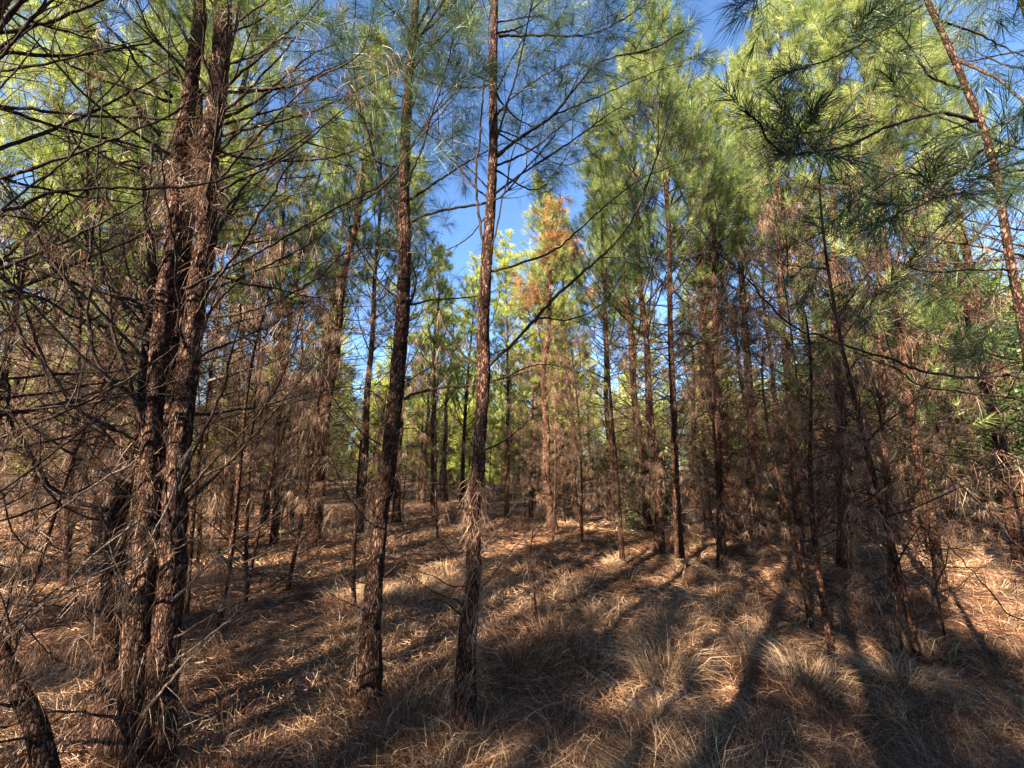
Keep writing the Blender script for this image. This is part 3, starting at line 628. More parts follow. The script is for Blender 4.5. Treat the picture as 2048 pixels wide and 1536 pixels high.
brA = [
 ([(421,277),(513,253),(615,226),(700,188),(760,158),(822,120),(890,82)], 2.6, 2.9, 5, dict(live=0.7, twigs=7)),
 ([(478,178),(540,178),(600,167),(702,123),(735,70),(742,15)], 2.6, 2.2, 4, dict(live=0.8, twigs=6)),
 ([(455,130),(520,105),(575,62),(615,20)], 2.6, 2.3, 4, dict(live=0.8, twigs=6)),
 ([(321,273),(290,239),(239,154),(191,85),(137,0),(100,-60)], 2.6, 2.1, 6, dict()),
 ([(342,191),(294,147),(239,79),(178,0),(140,-50)], 2.6, 2.8, 6, dict()),
 ([(376,143),(290,68),(246,10),(220,-40)], 2.6, 2.3, 5, dict()),
 ([(386,95),(350,40),(321,-5),(300,-60)], 2.6, 2.2, 4, dict()),
 ([(342,202),(239,171),(137,130),(79,92),(0,41),(-60,10)], 2.6, 2.2, 5, dict()),
 ([(308,290),(297,359),(294,410),(314,495),(321,540)], 2.2, 2.4, 5, dict(twigs=3)),
 ([(369,579),(444,541),(513,507),(600,458),(685,410),(764,366),(830,290),(905,200),(940,130)], 2.45, 2.7, 5, dict(live=0.5, twigs=6, tw_start=0.5)),
 ([(417,630),(479,626),(547,606),(598,579),(640,552),(690,500)], 2.6, 2.3, 5, dict()),
 ([(421,760),(496,740),(564,715),(588,688),(610,640)], 2.6, 2.3, 4, dict(matk='twig_pale')),
 ([(376,852),(444,838),(513,818),(581,808),(667,780),(720,740)], 2.6, 2.8, 4, dict()),
 ([(369,989),(420,930),(480,870),(540,800),(590,700),(605,620)], 2.6, 2.3, 5, dict()),
 ([(365,975),(410,950),(513,900),(560,840),(640,800)], 2.6, 3.0, 3.5, dict()),
 ([(308,671),(240,600),(188,551),(137,507),(80,440),(10,380)], 2.6, 2.9, 5, dict()),
 ([(284,842),(260,756),(232,671),(212,568),(205,500),(205,400),(215,300)], 2.5, 2.2, 6, dict()),
 ([(239,780),(191,705),(181,637),(181,500),(197,350),(205,220),(185,130)], 2.4, 2.1, 6, dict()),
 ([(226,862),(154,825),(120,780),(85,705),(51,637),(7,534),(-20,460)], 2.6, 2.3, 7, dict()),
 ([(215,1020),(147,995),(68,930),(34,869),(17,773),(0,740),(-20,650)], 2.6, 2.2, 7, dict()),
 ([(200,1040),(110,1000),(51,880),(20,810),(-10,760)], 2.6, 2.0, 4, dict()),
 ([(300,690),(250,620),(200,500),(150,440),(60,400),(-20,390)], 2.7, 3.2, 5, dict()),
 ([(300,910),(220,860),(140,850),(50,790),(-30,770)], 2.6, 3.1, 5, dict()),
 ([(345,345),(260,330),(170,300),(110,220),(40,180),(-20,170)], 2.7, 3.2, 5, dict()),
 ([(360,380),(300,330),(230,330),(150,400),(60,470),(-10,540)], 2.7, 3.1, 5, dict()),
 ([(430,300),(520,330),(620,310),(690,330),(760,300)], 2.6, 3.2, 4, dict()),
 ([(410,470),(470,400),(520,360),(560,280),(570,180)], 2.6, 3.0, 5, dict()),
 ([(400,520),(450,440),(500,360),(560,310)], 2.6, 3.0, 7, dict(matk='twig', twigs=2)),
 ([(390,660),(480,560),(560,530),(650,520),(720,480)], 2.6, 3.1, 4, dict()),
 ([(380,900),(300,1080),(170,1160),(60,1240),(-20,1300)], 2.4, 1.9, 4, dict(matk='twig_pale')),
 ([(280,1040),(200,1100),(100,1195),(0,1285),(-40,1320)], 2.4, 1.7, 4, dict(matk='twig_pale', twigs=3)),
 ([(262,930),(205,960),(145,1000),(60,1065),(0,1115),(-40,1140)], 2.4, 1.8, 4, dict(matk='twig_pale', twigs=3)),
 ([(340,1330),(430,1265),(490,1225),(550,1175),(622,1118),(650,1085)], 2.4, 2.1, 4, dict(matk='twig_pale', twigs=5)),
 ([(285,1430),(360,1340),(400,1295),(420,1240),(428,1215)], 2.5, 2.15, 7, dict(matk='twig_pale', twigs=4)),
 ([(345,1200),(435,1115),(475,1085),(555,1000),(600,950)], 2.4, 2.1, 4, dict(matk='twig_pale')),
 ([(240,1440),(170,1420),(90,1425),(20,1450),(-30,1460)], 2.4, 2.0, 5, dict()),
 ([(230,1230),(150,1210),(60,1210),(-20,1195)], 2.5, 2.1, 4, dict()),
 ([(350,1100),(400,1080),(470,1130),(520,1150)], 2.4, 2.2, 4, dict()),
]
for (pts, y0, y1, wpx, kw) in brA:
    P = px_line(pts, y0, y1); k = dict(twigs=6, twigL=0.45, drape=0.03); k.update(kw)
    limb(A, P, px_r(wpx, P[0])*1.1, **k)
rand_limbs(A, L1, R1, 38, (0.5, 4.5), (0.6, 1.7), (110, 260), (5, 55), twigs=8, drape=0.03, twigL=0.45)
rand_limbs(A, L2, R2, 30, (0.6, 4.5), (0.6, 1.6), (-70, 80), (5, 55), twigs=7, drape=0.025, twigL=0.45)
rand_limbs(A, L2, R2, 16, (4.0, 8.5), (0.8, 1.8), (0, 360), (20, 60), twigs=7, drape=0.04, live=0.9, gm='green')
# straw caught in the forks and round the foot
def ring_pos(line, rads_, zs, n, rs, k=1.0):
    out = []
    for _ in range(n):
        z = rs.uniform(*zs); i = int(np.argmin(np.abs(line[:, 2]-z))); a = rs.rand()*2*math.pi
        out.append(line[i]+np.array([math.cos(a), math.sin(a), 0])*rads_[i]*k)
    return out
zc = lambda py, Y: at(300, py, Y)[2]
dr = ring_pos(L1, R1, (zc(440, YA), zc(230, YA)), 120, A['rs'], 1.1)+ring_pos(L2, R2, (zc(420, YA), zc(240, YA)), 110, A['rs'])
dr += ring_pos(L1, R1, (zc(1100, YA), zc(900, YA)), 40, A['rs'], 1.05)+ring_pos(L3, R3, (zc(1300, YA), zc(880, YA)), 40, A['rs'], 1.1)
dr += ring_pos(L1, R1, (0.02, 0.5), 25, A['rs'], 1.1)+ring_pos(L2, R2, (0.02, 0.6), 25, A['rs'], 1.1)+ring_pos(L2, R2, (0.5, 4.5), 40, A['rs'])
drape_part(A, A['root'], dr, 16, L=0.19, wid=0.0020, tint=0.5)
# the broom of dead needles hanging right of the stem
q = at(432, 1118, 2.15); drape_part(A, A['root'], [q+np.array([0.01*k-0.04, 0, 0.012*(k % 3)]) for k in range(9)], 20, L=0.27, wid=0.0018, tint=0.6, name='needle_broom')
q = at(240, 1150, 2.2); drape_part(A, A['root'], [q+np.array([0.02*k-0.08, 0, 0.02*(k % 3)]) for k in range(8)], 14, L=0.2, wid=0.0018, tint=0.6, name='needle_broom')
q = at(455, 1450, 2.0); drape_part(A, A['root'], [q+np.array([0.03*k-0.08, 0, 0.02*(k % 3)]) for k in range(6)], 14, L=0.2, wid=0.0018, tint=0.6, name='needle_broom')

# tree B: the dark single trunk left of the middle
pB = gpt(740, 1432); YB = pB[1]; print('YB', YB)
B = hero('pine_tree', 'nearer dark single trunk left of centre, bare below, blue sky behind its top', 'pine tree', (pB[0], pB[1], pB[2]), 202)
stB = [(740, 1425), (740, 1350), (745, 1225), (755, 1100), (765, 1000), (774, 978), (782, 876), (791, 790), (800, 688), (806, 613), (809, 500), (808, 376), (812, 256), (822, 120), (828, 60), (834, -30)]
PB = px_line(stB, YB); PB = np.vstack([PB[0]-np.array([0, 0, .15]), PB, PB[-1]+np.array([0.05, 0, 1.5]), PB[-1]+np.array([0.1, 0, 3.6])])
_, LB, RB = trunk_part(B, PB, [.105, .072, .058, .055, .056, .056, .055, .051, .048, .045, .041, .038, .034, .030, .029, .027, .025, .018, .007])
brB = [
 ([(822,397),(891,352),(956,311),(1010,285)], 0, 0.5, 6, dict(live=0.6)),
 ([(824,441),(874,424),(969,407),(1010,386),(1068,318),(1110,270)], 0, -0.5, 6, dict(live=0.7, tw_start=.5)),
 ([(802,441),(764,359),(726,239),(706,120),(713,0),(716,-40)], 0, -0.4, 6, dict(live=0.8, twigs=8)),
 ([(819,298),(856,239),(908,188),(935,130),(945,60)], 0, 0.3, 4, dict(live=0.9, twigs=6)),
 ([(826,72),(800,35),(770,10),(745,-30)], 0, -0.4, 5, dict(live=0.9)),
 ([(830,70),(848,30),(862,-10),(880,-60)], 0, 0.2, 6, dict(live=0.9)),
 ([(822,215),(840,170),(846,120),(842,85)], 0, -0.3, 4, dict(live=1.0, twigs=7)),
 ([(795,603),(747,541),(720,500),(690,440),(670,380)], 0, -0.5, 5, dict(live=0.2)),
 ([(819,609),(830,560),(822,500),(826,450)], 0, -0.1, 5, dict(twigs=1)),
 ([(819,609),(874,599),(955,592),(1000,575)], 0, 0.3, 4.5, dict(live=0.3)),
 ([(807,798),(856,779),(949,770),(1010,753),(1062,734),(1120,733)], 0, -0.4, 6, dict(twigs=4)),
 ([(765,800),(715,775),(665,780),(600,790),(560,820)], 0, 0.6, 4, dict(twigs=5)),
 ([(762,890),(700,840),(660,780),(640,700)], 0, -0.4, 3, dict()),
 ([(790,1080),(860,1040),(900,1020)], 0, -0.4, 3, dict(twigs=2)),
 ([(770,1150),(800,1120),(830,1060)], 0, -0.2, 3, dict(twigs=2)),
 ([(800,500),(720,500),(640,530),(560,590)], 0, 0.9, 4, dict(live=0.4)),
 ([(812,330),(760,380),(690,420),(610,455)], 0, 0.8, 4, dict(live=0.5)),
 ([(818,215),(760,215),(700,200),(640,215)], 0, 0.8, 3.5, dict(live=0.9, twigs=7)),
 ([(820,240),(880,280),(930,270),(985,300)], 0, 0.9, 3.5, dict(live=0.9, twigs=7)),
]
for (pts, dy0, dy1, wpx, kw) in brB:
    P = px_line(pts, YB+dy0, YB+dy1); k = dict(twigs=5, twigL=0.45, drape=0.02, gm='green_shaded'); k.update(kw); limb(B, P, px_r(wpx, P[0])*1.05, **k)
rand_limbs(B, LB, RB, 9, (3.4, 5.6), (0.8, 1.6), (0, 360), (10, 50), twigs=6, drape=0.02, live=0.95, twigL=0.5)
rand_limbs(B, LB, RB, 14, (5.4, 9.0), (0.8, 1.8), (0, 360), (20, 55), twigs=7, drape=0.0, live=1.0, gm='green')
rand_limbs(B, LB, RB, 12, (0.5, 3.2), (0.3, 0.9), (0, 360), (-5, 50), twigs=2, drape=0.04, twigL=0.25)
drape_part(B, B['root'], ring_pos(LB, RB, (0.35, 0.85), 60, B['rs'], 1.05), 10, L=0.15, wid=.002, tint=0.45)

# tree C: the second single trunk
pC = gpt(930, 1468); YC = pC[1]; print('YC', YC)
C = hero('pine_tree', 'second single trunk, half sunlit, just left of the middle with straw round its foot', 'pine tree', (pC[0], pC[1], pC[2]), 303)
stC = [(930, 1460), (932, 1350), (940, 1225), (947, 1150), (947, 1025), (955, 950), (962, 842), (968, 756), (966, 671), (969, 602), (974, 517), (980, 427), (986, 308), (986, 171), (990, 0), (991, -40)]
PC = px_line(stC, YC); PC = np.vstack([PC[0]-np.array([0, 0, .15]), PC, PC[-1]+np.array([0.0, 0, 1.5]), PC[-1]+np.array([0.05, 0, 3.4])])
_, LC, RC = trunk_part(C, PC, [.098, .062, .052, .049, .047, .048, .047, .041, .039, .037, .035, .032, .029, .027, .025, .022, .020, .015, .006])
brC = [
 ([(993,311),(1038,277),(1103,233),(1147,181),(1188,130),(1233,113),(1300,99),(1370,60)], 0, -0.2, 6.5, dict(live=0.9, twigs=9, tw_start=.35)),
 ([(1103,233),(1180,200),(1260,165),(1330,135),(1400,110)], -.05, 0.3, 3.5, dict(live=0.9, twigs=6)),
 ([(997,72),(1079,70),(1175,70),(1240,41),(1290,10)], 0, 0.2, 5, dict(live=0.9, twigs=8)),
 ([(993,229),(1041,181),(1113,137),(1150,128),(1200,140)], 0, 0.2, 4, dict(live=0.9, twigs=8)),
 ([(972,540),(960,440),(952,376),(956,308),(963,239),(973,137),(980,34),(984,-30)], 0, -0.25, 6, dict(live=0.3, twigs=3)),
 ([(983,506),(1004,410),(1021,325),(1041,246),(1050,190)], 0, -0.3, 4, dict(live=0.6)),
 ([(981,544),(1044,527),(1110,500),(1133,482),(1180,440),(1233,393),(1300,349),(1380,320)], 0, 0.2, 5, dict(live=0.7, twigs=7, tw_start=.5)),
 ([(973,736),(1010,702),(1072,637),(1113,592),(1181,531),(1226,490),(1270,430),(1315,310),(1340,225)], 0, -0.5, 7, dict(live=0.5, twigs=5, tw_start=.5)),
 ([(1072,637),(1147,637),(1198,613),(1236,565),(1275,500)], -.1, 0.3, 3.5, dict(live=0.4)),
 ([(959,736),(918,702),(891,644),(870,579),(853,507),(835,430)], 0, -0.2, 5, dict(live=0.3)),
 ([(975,430),(930,480),(880,500),(850,470)], 0, 0.5, 3, dict(live=0.8)),
 ([(970,1090),(1030,1010),(1060,960),(1110,930)], 0, -0.4, 3, dict(matk='twig_pale', twigs=2)),
 ([(935,1240),(880,1200),(820,1210),(790,1180)], 0, -0.2, 3.5, dict(matk='twig', twigs=3)),
 ([(960,1180),(1010,1120),(1060,1060)], 0, 0.2, 3, dict(twigs=2)),
 ([(984,130),(930,90),(870,80),(800,30)], 0, 0.8, 3.5, dict(live=0.9, twigs=6)),
 ([(988,260),(1060,300),(1130,330),(1200,300)], 0, 0.9, 3.5, dict(live=0.9, twigs=7)),
 ([(985,200),(1040,90),(1100,20),(1130,-40)], 0, 0.7, 3.5, dict(live=0.9, twigs=7)),
 ([(988,340),(1070,380),(1120,330),(1180,240),(1200,180)], 0, 1.2, 3.5, dict(live=0.9, twigs=7)),
]
for (pts, dy0, dy1, wpx, kw) in brC:
    P = px_line(pts, YC+dy0, YC+dy1); k = dict(twigs=5, twigL=0.45, drape=0.02, gm='green_shaded'); k.update(kw); limb(C, P, px_r(wpx, P[0])*1.05, **k)
rand_limbs(C, LC, RC, 9, (3.4, 5.6), (0.8, 1.6), (-100, 200), (10, 50), twigs=6, drape=0.02, live=0.95, twigL=0.5)
rand_limbs(C, LC, RC, 14, (5.4, 9.0), (0.8, 1.8), (0, 360), (20, 55), twigs=7, drape=0.0, live=1.0, gm='green')
rand_limbs(C, LC, RC, 14, (0.3, 2.8), (0.3, 0.9), (0, 360), (-5, 50), twigs=2, drape=0.06, twigL=0.25)
drape_part(C, C['root'], ring_pos(LC, RC, (0.02, 1.0), 120, C['rs'], 1.15)+ring_pos(LC, RC, (1.0, 1.6), 60, C['rs'], 1.1), 12, L=0.17, tint=0.6)

# tree D: young pine on the right, reaching in overhead
YD = 2.3
stD = [(2120, 1300), (2098, 1000), (2070, 800), (2041, 621), (2020, 518), (2003, 414), (1987, 331), (1966, 257), (1937, 186), (1896, 91), (1854, 0), (1830, -60)]
PD = px_line(stD, YD); gD = down(PD[0]); PD = np.vstack([gD, PD, PD[-1]+np.array([-0.15, 0, .9])])
D = hero('young_pine_tree', 'young pine on the right with dark needle tufts reaching over the view', 'pine tree', (gD[0], gD[1], gD[2]+.08), 404)
_, LD, RD = trunk_part(D, PD, [.040, .036, .032, .029, .026, .023, .021, .020, .019, .018, .017, .015, .013, .006], sides=20)
dk = dict(live=1.0, per=72, nl=0.20, nw=0.0031, gm='green_shaded', tuftlen=0.22, bend=0.3, drape=0.0)
brD = [
 ([(1954,240),(1871,226),(1780,253),(1684,294),(1606,308),(1544,290),(1519,248),(1490,222)], 2.3, 1.65, 7, dict(twigs=3, twigL=0.22, tw_start=.65)),
 ([(1842,12),(1738,79),(1655,120),(1573,145)], 2.3, 1.8, 5, dict(twigs=3, twigL=0.28, tw_start=.4)),
 ([(1962,269),(1871,302),(1780,360),(1717,397),(1690,420)], 2.3, 2.1, 4, dict(twigs=4)),
 ([(1991,377),(1875,397),(1800,425),(1759,442)], 2.3, 1.75, 5, dict(twigs=2, twigL=0.2, tw_start=.6)),
 ([(2016,542),(1904,542),(1821,538),(1840,500)], 2.3, 1.9, 4, dict(twigs=3, per=70)),
 ([(1912,120),(1987,153),(2048,203),(2090,240)], 2.3, 2.0, 6, dict(twigs=5, per=65)),
 ([(1925,178),(1862,153),(1821,95),(1792,54)], 2.3, 2.0, 5, dict(twigs=4, per=65)),
 ([(1972,265),(2020,235),(2070,210)], 2.3, 2.0, 4, dict(twigs=3, per=65)),
 ([(1875,40),(1960,70),(2040,110),(2090,120)], 2.3, 2.6, 4, dict(twigs=6, per=65)),
 ([(1880,60),(1930,-20),(2000,-60)], 2.3, 2.2, 4, dict(twigs=6, per=65)),
 ([(1900,90),(1960,10),(2040,-20)], 2.3, 2.5, 3, dict(twigs=6, per=65)),
 ([(2005,415),(2048,360),(2090,340)], 2.3, 2.0, 4, dict(twigs=4, per=65)),
 ([(1842,-30),(1700,-40),(1560,-30),(1490,5)], 2.3, 1.7, 5, dict(twigs=4, twigL=0.25, tw_start=.6)),
 ([(1991,377),(1900,470),(1800,560),(1740,600)], 2.4, 2.9, 4, dict(twigs=3, per=50)),
 ([(1966,300),(1880,380),(1760,520),(1680,600)], 2.4, 3.3, 4, dict(twigs=3, per=50)),
 ([(1954,240),(1880,270),(1790,330),(1740,300)], 2.4, 3.2, 4, dict(twigs=3, per=50)),
]
for (pts, y0, y1, wpx, kw) in brD:
    P = px_line(pts, y0, y1); k = dict(dk); k.update(kw); limb(D, P, px_r(wpx, P[0])*1.05, **k)

# tree E: pine just outside on the left whose limbs cross the view
gE = np.array([-3.3, 1.9, 0.0]); gE[2] = float(gz(gE[0], gE[1]))
E = hero('pine_tree', 'pine past the left side of the view, two dark curved limbs reach in', 'pine tree', gE, 505)
tE = np.array([[gE[0], gE[1], gE[2]-.1], [-3.3, 1.9, 1.5], [-3.25, 1.92, 3.2], [-3.2, 1.9, 5.0], [-3.2, 1.9, 9.0]])
_, LE, RE = trunk_part(E, tE, [.09, .075, .065, .05, .012])
s0 = at(-20, 440, 1.7)
for pts, y0, y1, wpx, kw in [
 ([(-20,440),(30,420),(100,387),(205,377),(376,372),(480,345),(565,308),(640,250)], 1.7, 1.9, 7, dict(twigs=4, live=0.0)),
 ([(-10,435),(60,375),(135,320),(190,215),(235,160),(262,118)], 1.7, 1.75, 5, dict(twigs=4)),
 ([(-20,445),(60,440),(150,480),(260,560),(330,640)], 1.7, 2.0, 4, dict(twigs=5)),
 ([(-30,560),(40,640),(90,760),(160,880),(260,1000)], 1.8, 2.1, 4, dict(twigs=5)),
 ([(-40,980),(60,1090),(170,1130),(300,1060)], 1.8, 2.2, 4, dict(twigs=5)),
]:
    P = px_line(pts, y0, y1); j = LE[int(np.argmin(np.abs(LE[:, 2]-(P[0][2]-0.5))))]; P = np.vstack([j, (j+P[0])/2+np.array([0, 0, -.05]), P])
    k = dict(twigs=5, twigL=0.4, drape=0.015); k.update(kw); limb(E, P, px_r(wpx, P[2])*1.3, r1=px_r(wpx, P[-1])*0.4, **k)
rand_limbs(E, LE, RE, 44, (0.5, 5.0), (0.8, 1.9), (-40, 100), (5, 50), twigs=7, drape=0.015, twigL=0.45)
rand_limbs(E, LE, RE, 16, (4.5, 8.8), (0.8, 1.8), (0, 360), (20, 55), twigs=7, live=1.0, gm='green')

# tree F: pine just outside on the right, two long thin limbs arching in
gF = np.array([5.0, 2.9, 0.0]); gF[2] = float(gz(gF[0], gF[1]))
F = hero('pine_tree', 'pine past the right side of the view, two long thin limbs arch in from it', 'pine tree', gF, 606)
tF = np.array([[gF[0], gF[1], gF[2]-.1], [5.0, 2.9, 1.5], [4.95, 2.9, 3.2], [4.9, 2.95, 5.0], [4.9, 2.9, 9.0]])
_, LF, RF = trunk_part(F, tF, [.09, .075, .065, .05, .012])
for pts, y0, y1, wpx, kw in [
 ([(2070,758),(1960,755),(1862,744),(1780,719),(1655,678),(1573,641),(1490,554),(1428,500),(1400,450)], 2.7, 2.3, 6, dict(twigs=5, live=0.3)),
 ([(2070,802),(1945,790),(1842,773),(1780,732),(1700,700)], 2.7, 2.5, 5, dict(twigs=4)),
 ([(2070,1110),(1990,1035),(1900,960),(1800,900),(1700,860)], 2.6, 2.3, 4, dict(twigs=7, matk='twig_pale')),
 ([(2070,1000),(1960,930),(1860,900),(1760,840)], 2.7, 2.6, 4, dict(twigs=6)),
 ([(2060,1250),(1980,1180),(1880,1080),(1810,1020)], 2.6, 2.4, 4, dict(twigs=6)),
]:
    P = px_line(pts, y0, y1); j = LF[int(np.argmin(np.abs(LF[:, 2]-(P[0][2]-0.2))))]; P = np.vstack([j, (j+P[0])/2, P])
    k = dict(twigs=5, twigL=0.4, drape=0.02); k.update(kw); limb(F, P, px_r(wpx, P[2])*1.3, r1=px_r(wpx, P[-1])*0.4, **k)
rand_limbs(F, LF, RF, 24, (0.6, 4.2), (0.8, 2.0), (100, 230), (0, 45), twigs=6, drape=0.03, twigL=0.4)
rand_limbs(F, LF, RF, 16, (4.2, 8.8), (0.8, 1.9), (0, 360), (20, 55), twigs=7, live=1.0, gm='green')

# small dead saplings and the leaning stump
def sapling(name, label, cat, pts, w0, w1, seed, twigs, matk='twig', Y=None, drape=0.08, lean=0):
    p0 = gpt(*pts[0]) if Y is None else at(*pts[0], Y); Yp = p0[1]
    S = hero(name, label, cat, (p0[0], p0[1], p0[2]), seed); P = px_line(pts, Yp, Yp+lean); P[0, 2] -= 0.05
    _, L, R = trunk_part(S, P, [px_r(w0, P[0]), px_r((w0+w1)/2, P[0]), px_r(w1, P[0])], sides=12, step=0.04, rough=.1, name='stem')
    z0, z1 = L[0, 2]+0.15, L[-1, 2]
    rand_limbs(S, L, R, twigs, (z0, z1), (0.25, 0.7), (0, 360), (10, 60), twigs=2, drape=drape, twigL=0.25, matk=matk)
    return S
sapling('dead_sapling', 'thin dead forked sapling beside the dark single trunk', 'sapling', [(710, 1222), (706, 1150), (712, 1050), (716, 960), (722, 880)], 11, 4, 71, 10)
sapling('dead_sapling', 'bare dead sapling standing in the tussocks on the right', 'sapling', [(1806, 1330), (1800, 1260), (1790, 1180), (1785, 1080)], 5, 2, 72, 9)
sapling('dead_sapling', 'twiggy bare sapling in shade at the lower right side', 'sapling', [(1895, 1300), (1880, 1220), (1865, 1120), (1858, 1040)], 5, 2, 73, 9)
sapling('dead_sapling', 'spindly bare sapling in the grey clearing', 'sapling', [(1183, 1010), (1184, 960), (1186, 900)], 4, 2, 74, 4)
sapling('dead_sapling', 'low grey bare sapling right of the second single trunk', 'sapling', [(1075, 1240), (1068, 1180), (1060, 1120), (1066, 1060)], 4, 2, 75, 7)
sapling('broken_stump', 'short rough leaning broken stem wrapped in straw, lower left corner', 'stump', [(100, 1530), (70, 1450), (35, 1380), (5, 1310), (-15, 1270)], 40, 26, 76, 10, drape=0.3, Y=2.2, matk='twig')

# the rust orange dead limbs on the middle pine
pm = MIDP[0]; bO = np.array([pm[0], pm[1], float(gz(*pm))])
O_ = bpy.data.objects  # the tree's root is the first placed pine
root0 = [o for o in bpy.data.objects if o.get('label', '').startswith('shaggy pine with a rust')][0]
def orange(px, py, sx, sy, n, seed):
    rs = np.random.RandomState(seed); mb = MB(); pos = []; dr = []
    tw = MB()
    for k in range(n):
        p = at(px+rs.uniform(-1, 1)*sx*(0.4+0.6*rs.rand()), py+rs.uniform(-1, 1)*sy, pm[1]+rs.uniform(-.7, .3)); d = norm(np.array([rs.normal()*0.6, rs.normal()*0.5, 0.5])); pos.append(p); dr.append(d)
        tube(tw, np.array([p-d*0.35+np.array([0, 0, -.05]), p-d*.1, p+d*0.15]), [.006, .005, .003], 4)
    needles(mb, rs, np.array(pos), np.array(dr), np.full(n, .22), rs.rand(n), 60, .19, .008, droop=0.5, seg=1)
    inv = np.array(Matrix.Translation(root0.location) @ root0.rotation_euler.to_matrix().to_4x4())
    inv = np.linalg.inv(inv)
    for m_ in (mb, tw):
        for j in range(len(m_.v)): m_.v[j] = (m_.v[j] @ inv[:3, :3].T.astype(np.float32)+inv[:3, 3].astype(np.float32))
    b = tw.build('dead_limb', M['twig'], root0); mb.build('orange_needles', M['orange'], b)
orange(1110, 470, 40, 68, 170, 1); orange(1124, 505, 52, 36, 110, 2); orange(1062, 588, 42, 30, 70, 3); orange(1180, 592, 26, 20, 16, 4)

rsf = np.random.RandomState(55)
for k, (px, py, L, az, lab) in enumerate([(560, 1400, .8, 25, 'pale fallen twig in the streaky light left of the dark single trunk'), (1180, 1230, .6, 160, 'short fallen twig in the shade right of the second single trunk'), (1420, 1290, .7, 40, 'thin fallen twig among the tussocks below the sun patched pine'),
        (1660, 1290, .9, 120, 'forked fallen twig below the thick dark pine'), (1500, 1420, .7, 75, 'fallen twig half buried in grass at the lower right'), (820, 1480, .5, 10, 'little fallen twig between the two nearest single trunks'), (1900, 1400, .9, 140, 'long fallen twig in the lower right corner'),
        (470, 1260, .7, 60, 'fallen twig on the bright straw right of the forked tree'), (1090, 1130, .9, 15, 'fallen limb below the orange topped pine'), (1250, 1500, .6, 100, 'fallen twig at the bottom right of the centre'), (640, 1130, .9, 165, 'fallen limb on the slope behind the dark single trunk')]):
    g_ = gpt(px, py); Hf = hero('fallen_twig', lab, 'twig', (g_[0], g_[1], g_[2]), 900+k); a = math.radians(az); n_ = 7; q = g_+np.array([0, 0, .03]); pts = [q]
    for j in range(n_):
        a += rsf.normal()*0.2; q = q+np.array([math.cos(a), math.sin(a), 0])*L/n_; q[2] = float(gz(q[0], q[1]))+.03+.03*rsf.rand(); pts.append(q)
    limb(Hf, np.array(pts), 0.008, matk='twig_pale', twigs=4, twigL=0.2, drape=0)

# ------------------------------------------------------------------ leafy trees and bushes behind on the right
def leafy(name, label, px, py, Yd, wr, h, seed, n, matk='leaf', leaf=0.055, cat='tree', zlow=0.25, blobs=16):
    rs = np.random.RandomState(seed); x = (px-1024)/FPX*Yd; base = np.array([x, Yd, float(gz(x, Yd))])
    root = bpy.data.objects.new(name, None); COL.objects.link(root); root.location = base; tag(root, label, cat)
    tr = MB(); tube(tr, np.array([[0, 0, -.1], [0.05, 0, h*0.35], [-0.05, 0.05, h*0.7], [0, 0, h*0.92]]), [h*0.014, h*0.011, h*0.007, .01], 8)
    cs = []
    for k in range(blobs):
        z = h*(zlow+(1-zlow)*rs.rand()); prof = math.sin(min(1, (1-(z/h-zlow)/(1-zlow)*0.85))*math.pi*0.62)
        a = rs.rand()*6.28; r = wr*prof*(0.35+0.65*rs.rand()); c = np.array([math.cos(a)*r, math.sin(a)*r, z]); cs.append(c)
        tube(tr, np.array([[0, 0, z*0.72], c*0.5+np.array([0, 0, z*0.42]), c]), [h*.005, .012, .006], 4)
    tr.build('trunk', M['bark_far'], root, smooth=True)
    ci = rs.randint(0, blobs, n); p = np.array(cs)[ci]+rs.normal(size=(n, 3))*np.array([[wr*.24, wr*.24, wr*.20]])
    nr = norm(rs.normal(size=(n, 3))+np.array([[0, 0, .6]])); u = norm(np.cross(nr, rs.normal(size=(n, 3)))); v_ = np.cross(nr, u)
    s = leaf*(0.6+0.8*rs.rand(n))[:, None]
    vv = np.stack([p-u*s, p-v_*s*0.45, p+u*s, p+v_*s*0.45], 1); mb = MB(); i = np.arange(n)[:, None]*4
    tt = np.clip(0.45+(rs.rand(blobs)[ci]-0.5)*0.5+rs.normal(size=n)*0.15, 0, 1)
    mb.add(vv.reshape(-1, 3), q=i+np.array([[0, 1, 2, 3]]), c=np.repeat(tt, 4)); mb.build('crown', M[matk], root)
leafy('leafy_tree', 'bright yellow green broadleaf tree behind the young pine, at the right side', 1960, 0, 10.5, 1.9, 6.4, 1, 26000, zlow=.18, blobs=30)
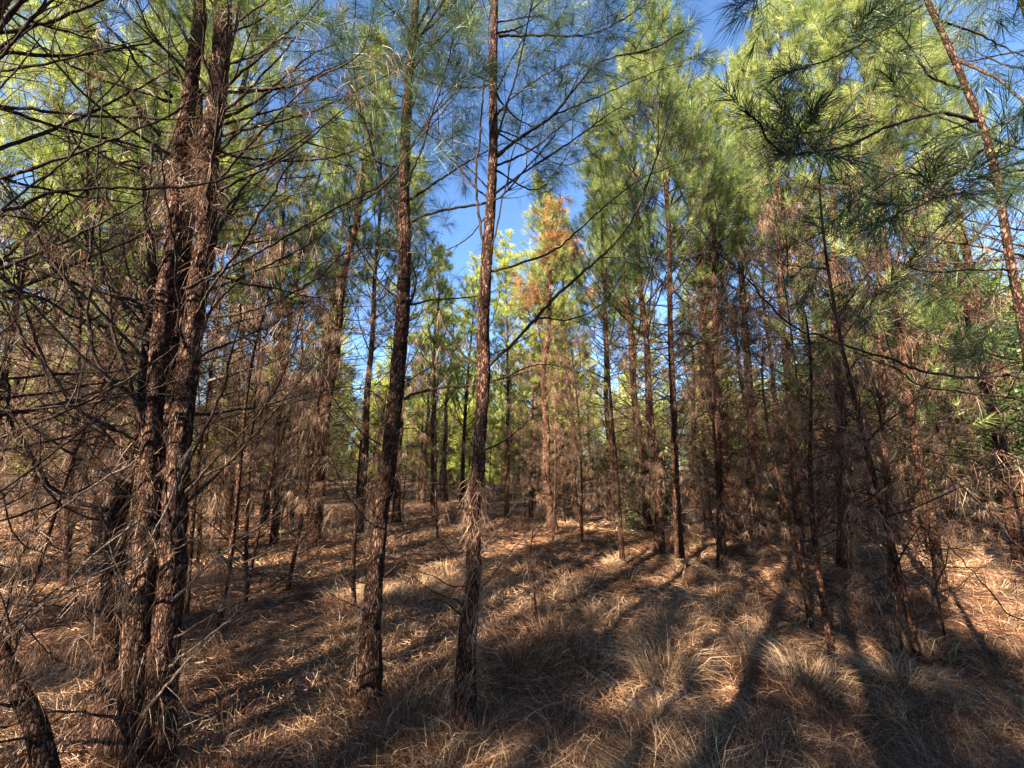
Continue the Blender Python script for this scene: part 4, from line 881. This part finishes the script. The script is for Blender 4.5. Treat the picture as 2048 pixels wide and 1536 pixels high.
leafy('leafy_tree', 'yellow green broadleaf tree left of and behind the brightest one', 1800, 0, 15.0, 2.0, 8.0, 2, 22000, zlow=.18, blobs=30)
leafy('leafy_tree', 'pale leafed tall tree rising above the right side behind', 2010, 0, 15.0, 2.4, 9.6, 3, 26000, zlow=.3, blobs=30)
leafy('cedar_tree', 'dark green dense cedar at the right side of the view', 2020, 0, 8.2, 1.5, 4.6, 4, 24000, matk='leaf_dark', leaf=.04, zlow=.08, blobs=26, cat='cedar')
leafy('bush', 'low dark green bush between the trunks right of the clearing', 1292, 0, 11.5, 0.8, 2.0, 5, 7000, matk='leaf_dark', leaf=.05, zlow=.1, cat='bush')
leafy('bush', 'low green bush beyond the thin pine in the clearing', 1215, 0, 19.0, 1.2, 2.2, 6, 7000, leaf=.06, zlow=.1, cat='bush')
leafy('bush', 'dull green bush beneath the thick dark pine', 1560, 0, 12.5, 1.2, 1.9, 8, 8000, matk='leaf_dark', leaf=.05, zlow=.1, cat='bush')

# far wood that closes the view
def far_wood():
    rs = np.random.RandomState(77); gm = MB(); n = 420
    a = rs.uniform(-62, 62, n)*math.pi/180; r = rs.uniform(46, 64, n); H = rs.uniform(9, 12.5, n)
    pos = []; dr = []
    for k in range(n):
        m = 90; f = rs.rand(m)**1.1; z = H[k]*(0.02+0.98*f)-0.3; R_ = 2.0*(1-f)**0.7+0.2; b = rs.rand(m)*6.28; q = R_*rs.rand(m)**.5
        x0, y0 = r[k]*math.sin(a[k]), r[k]*math.cos(a[k])
        pos.append(np.stack([x0+np.cos(b)*q, y0+np.sin(b)*q, z+0.6], -1)); dr.append(np.stack([np.cos(b), np.sin(b), np.full(m, .8)], -1))
    P = np.vstack(pos); needles(gm, rs, P, np.vstack(dr), np.full(len(P), .4), rs.rand(len(P))*.6+.3, 14, .5, .03, droop=.1, seg=1)
    o = gm.build('far_wood', M['green_sunlit']); stuff(o, 'far off green wood seen as one mass between the trunks', 'wood')
far_wood()
print('objects', len(bpy.data.objects))
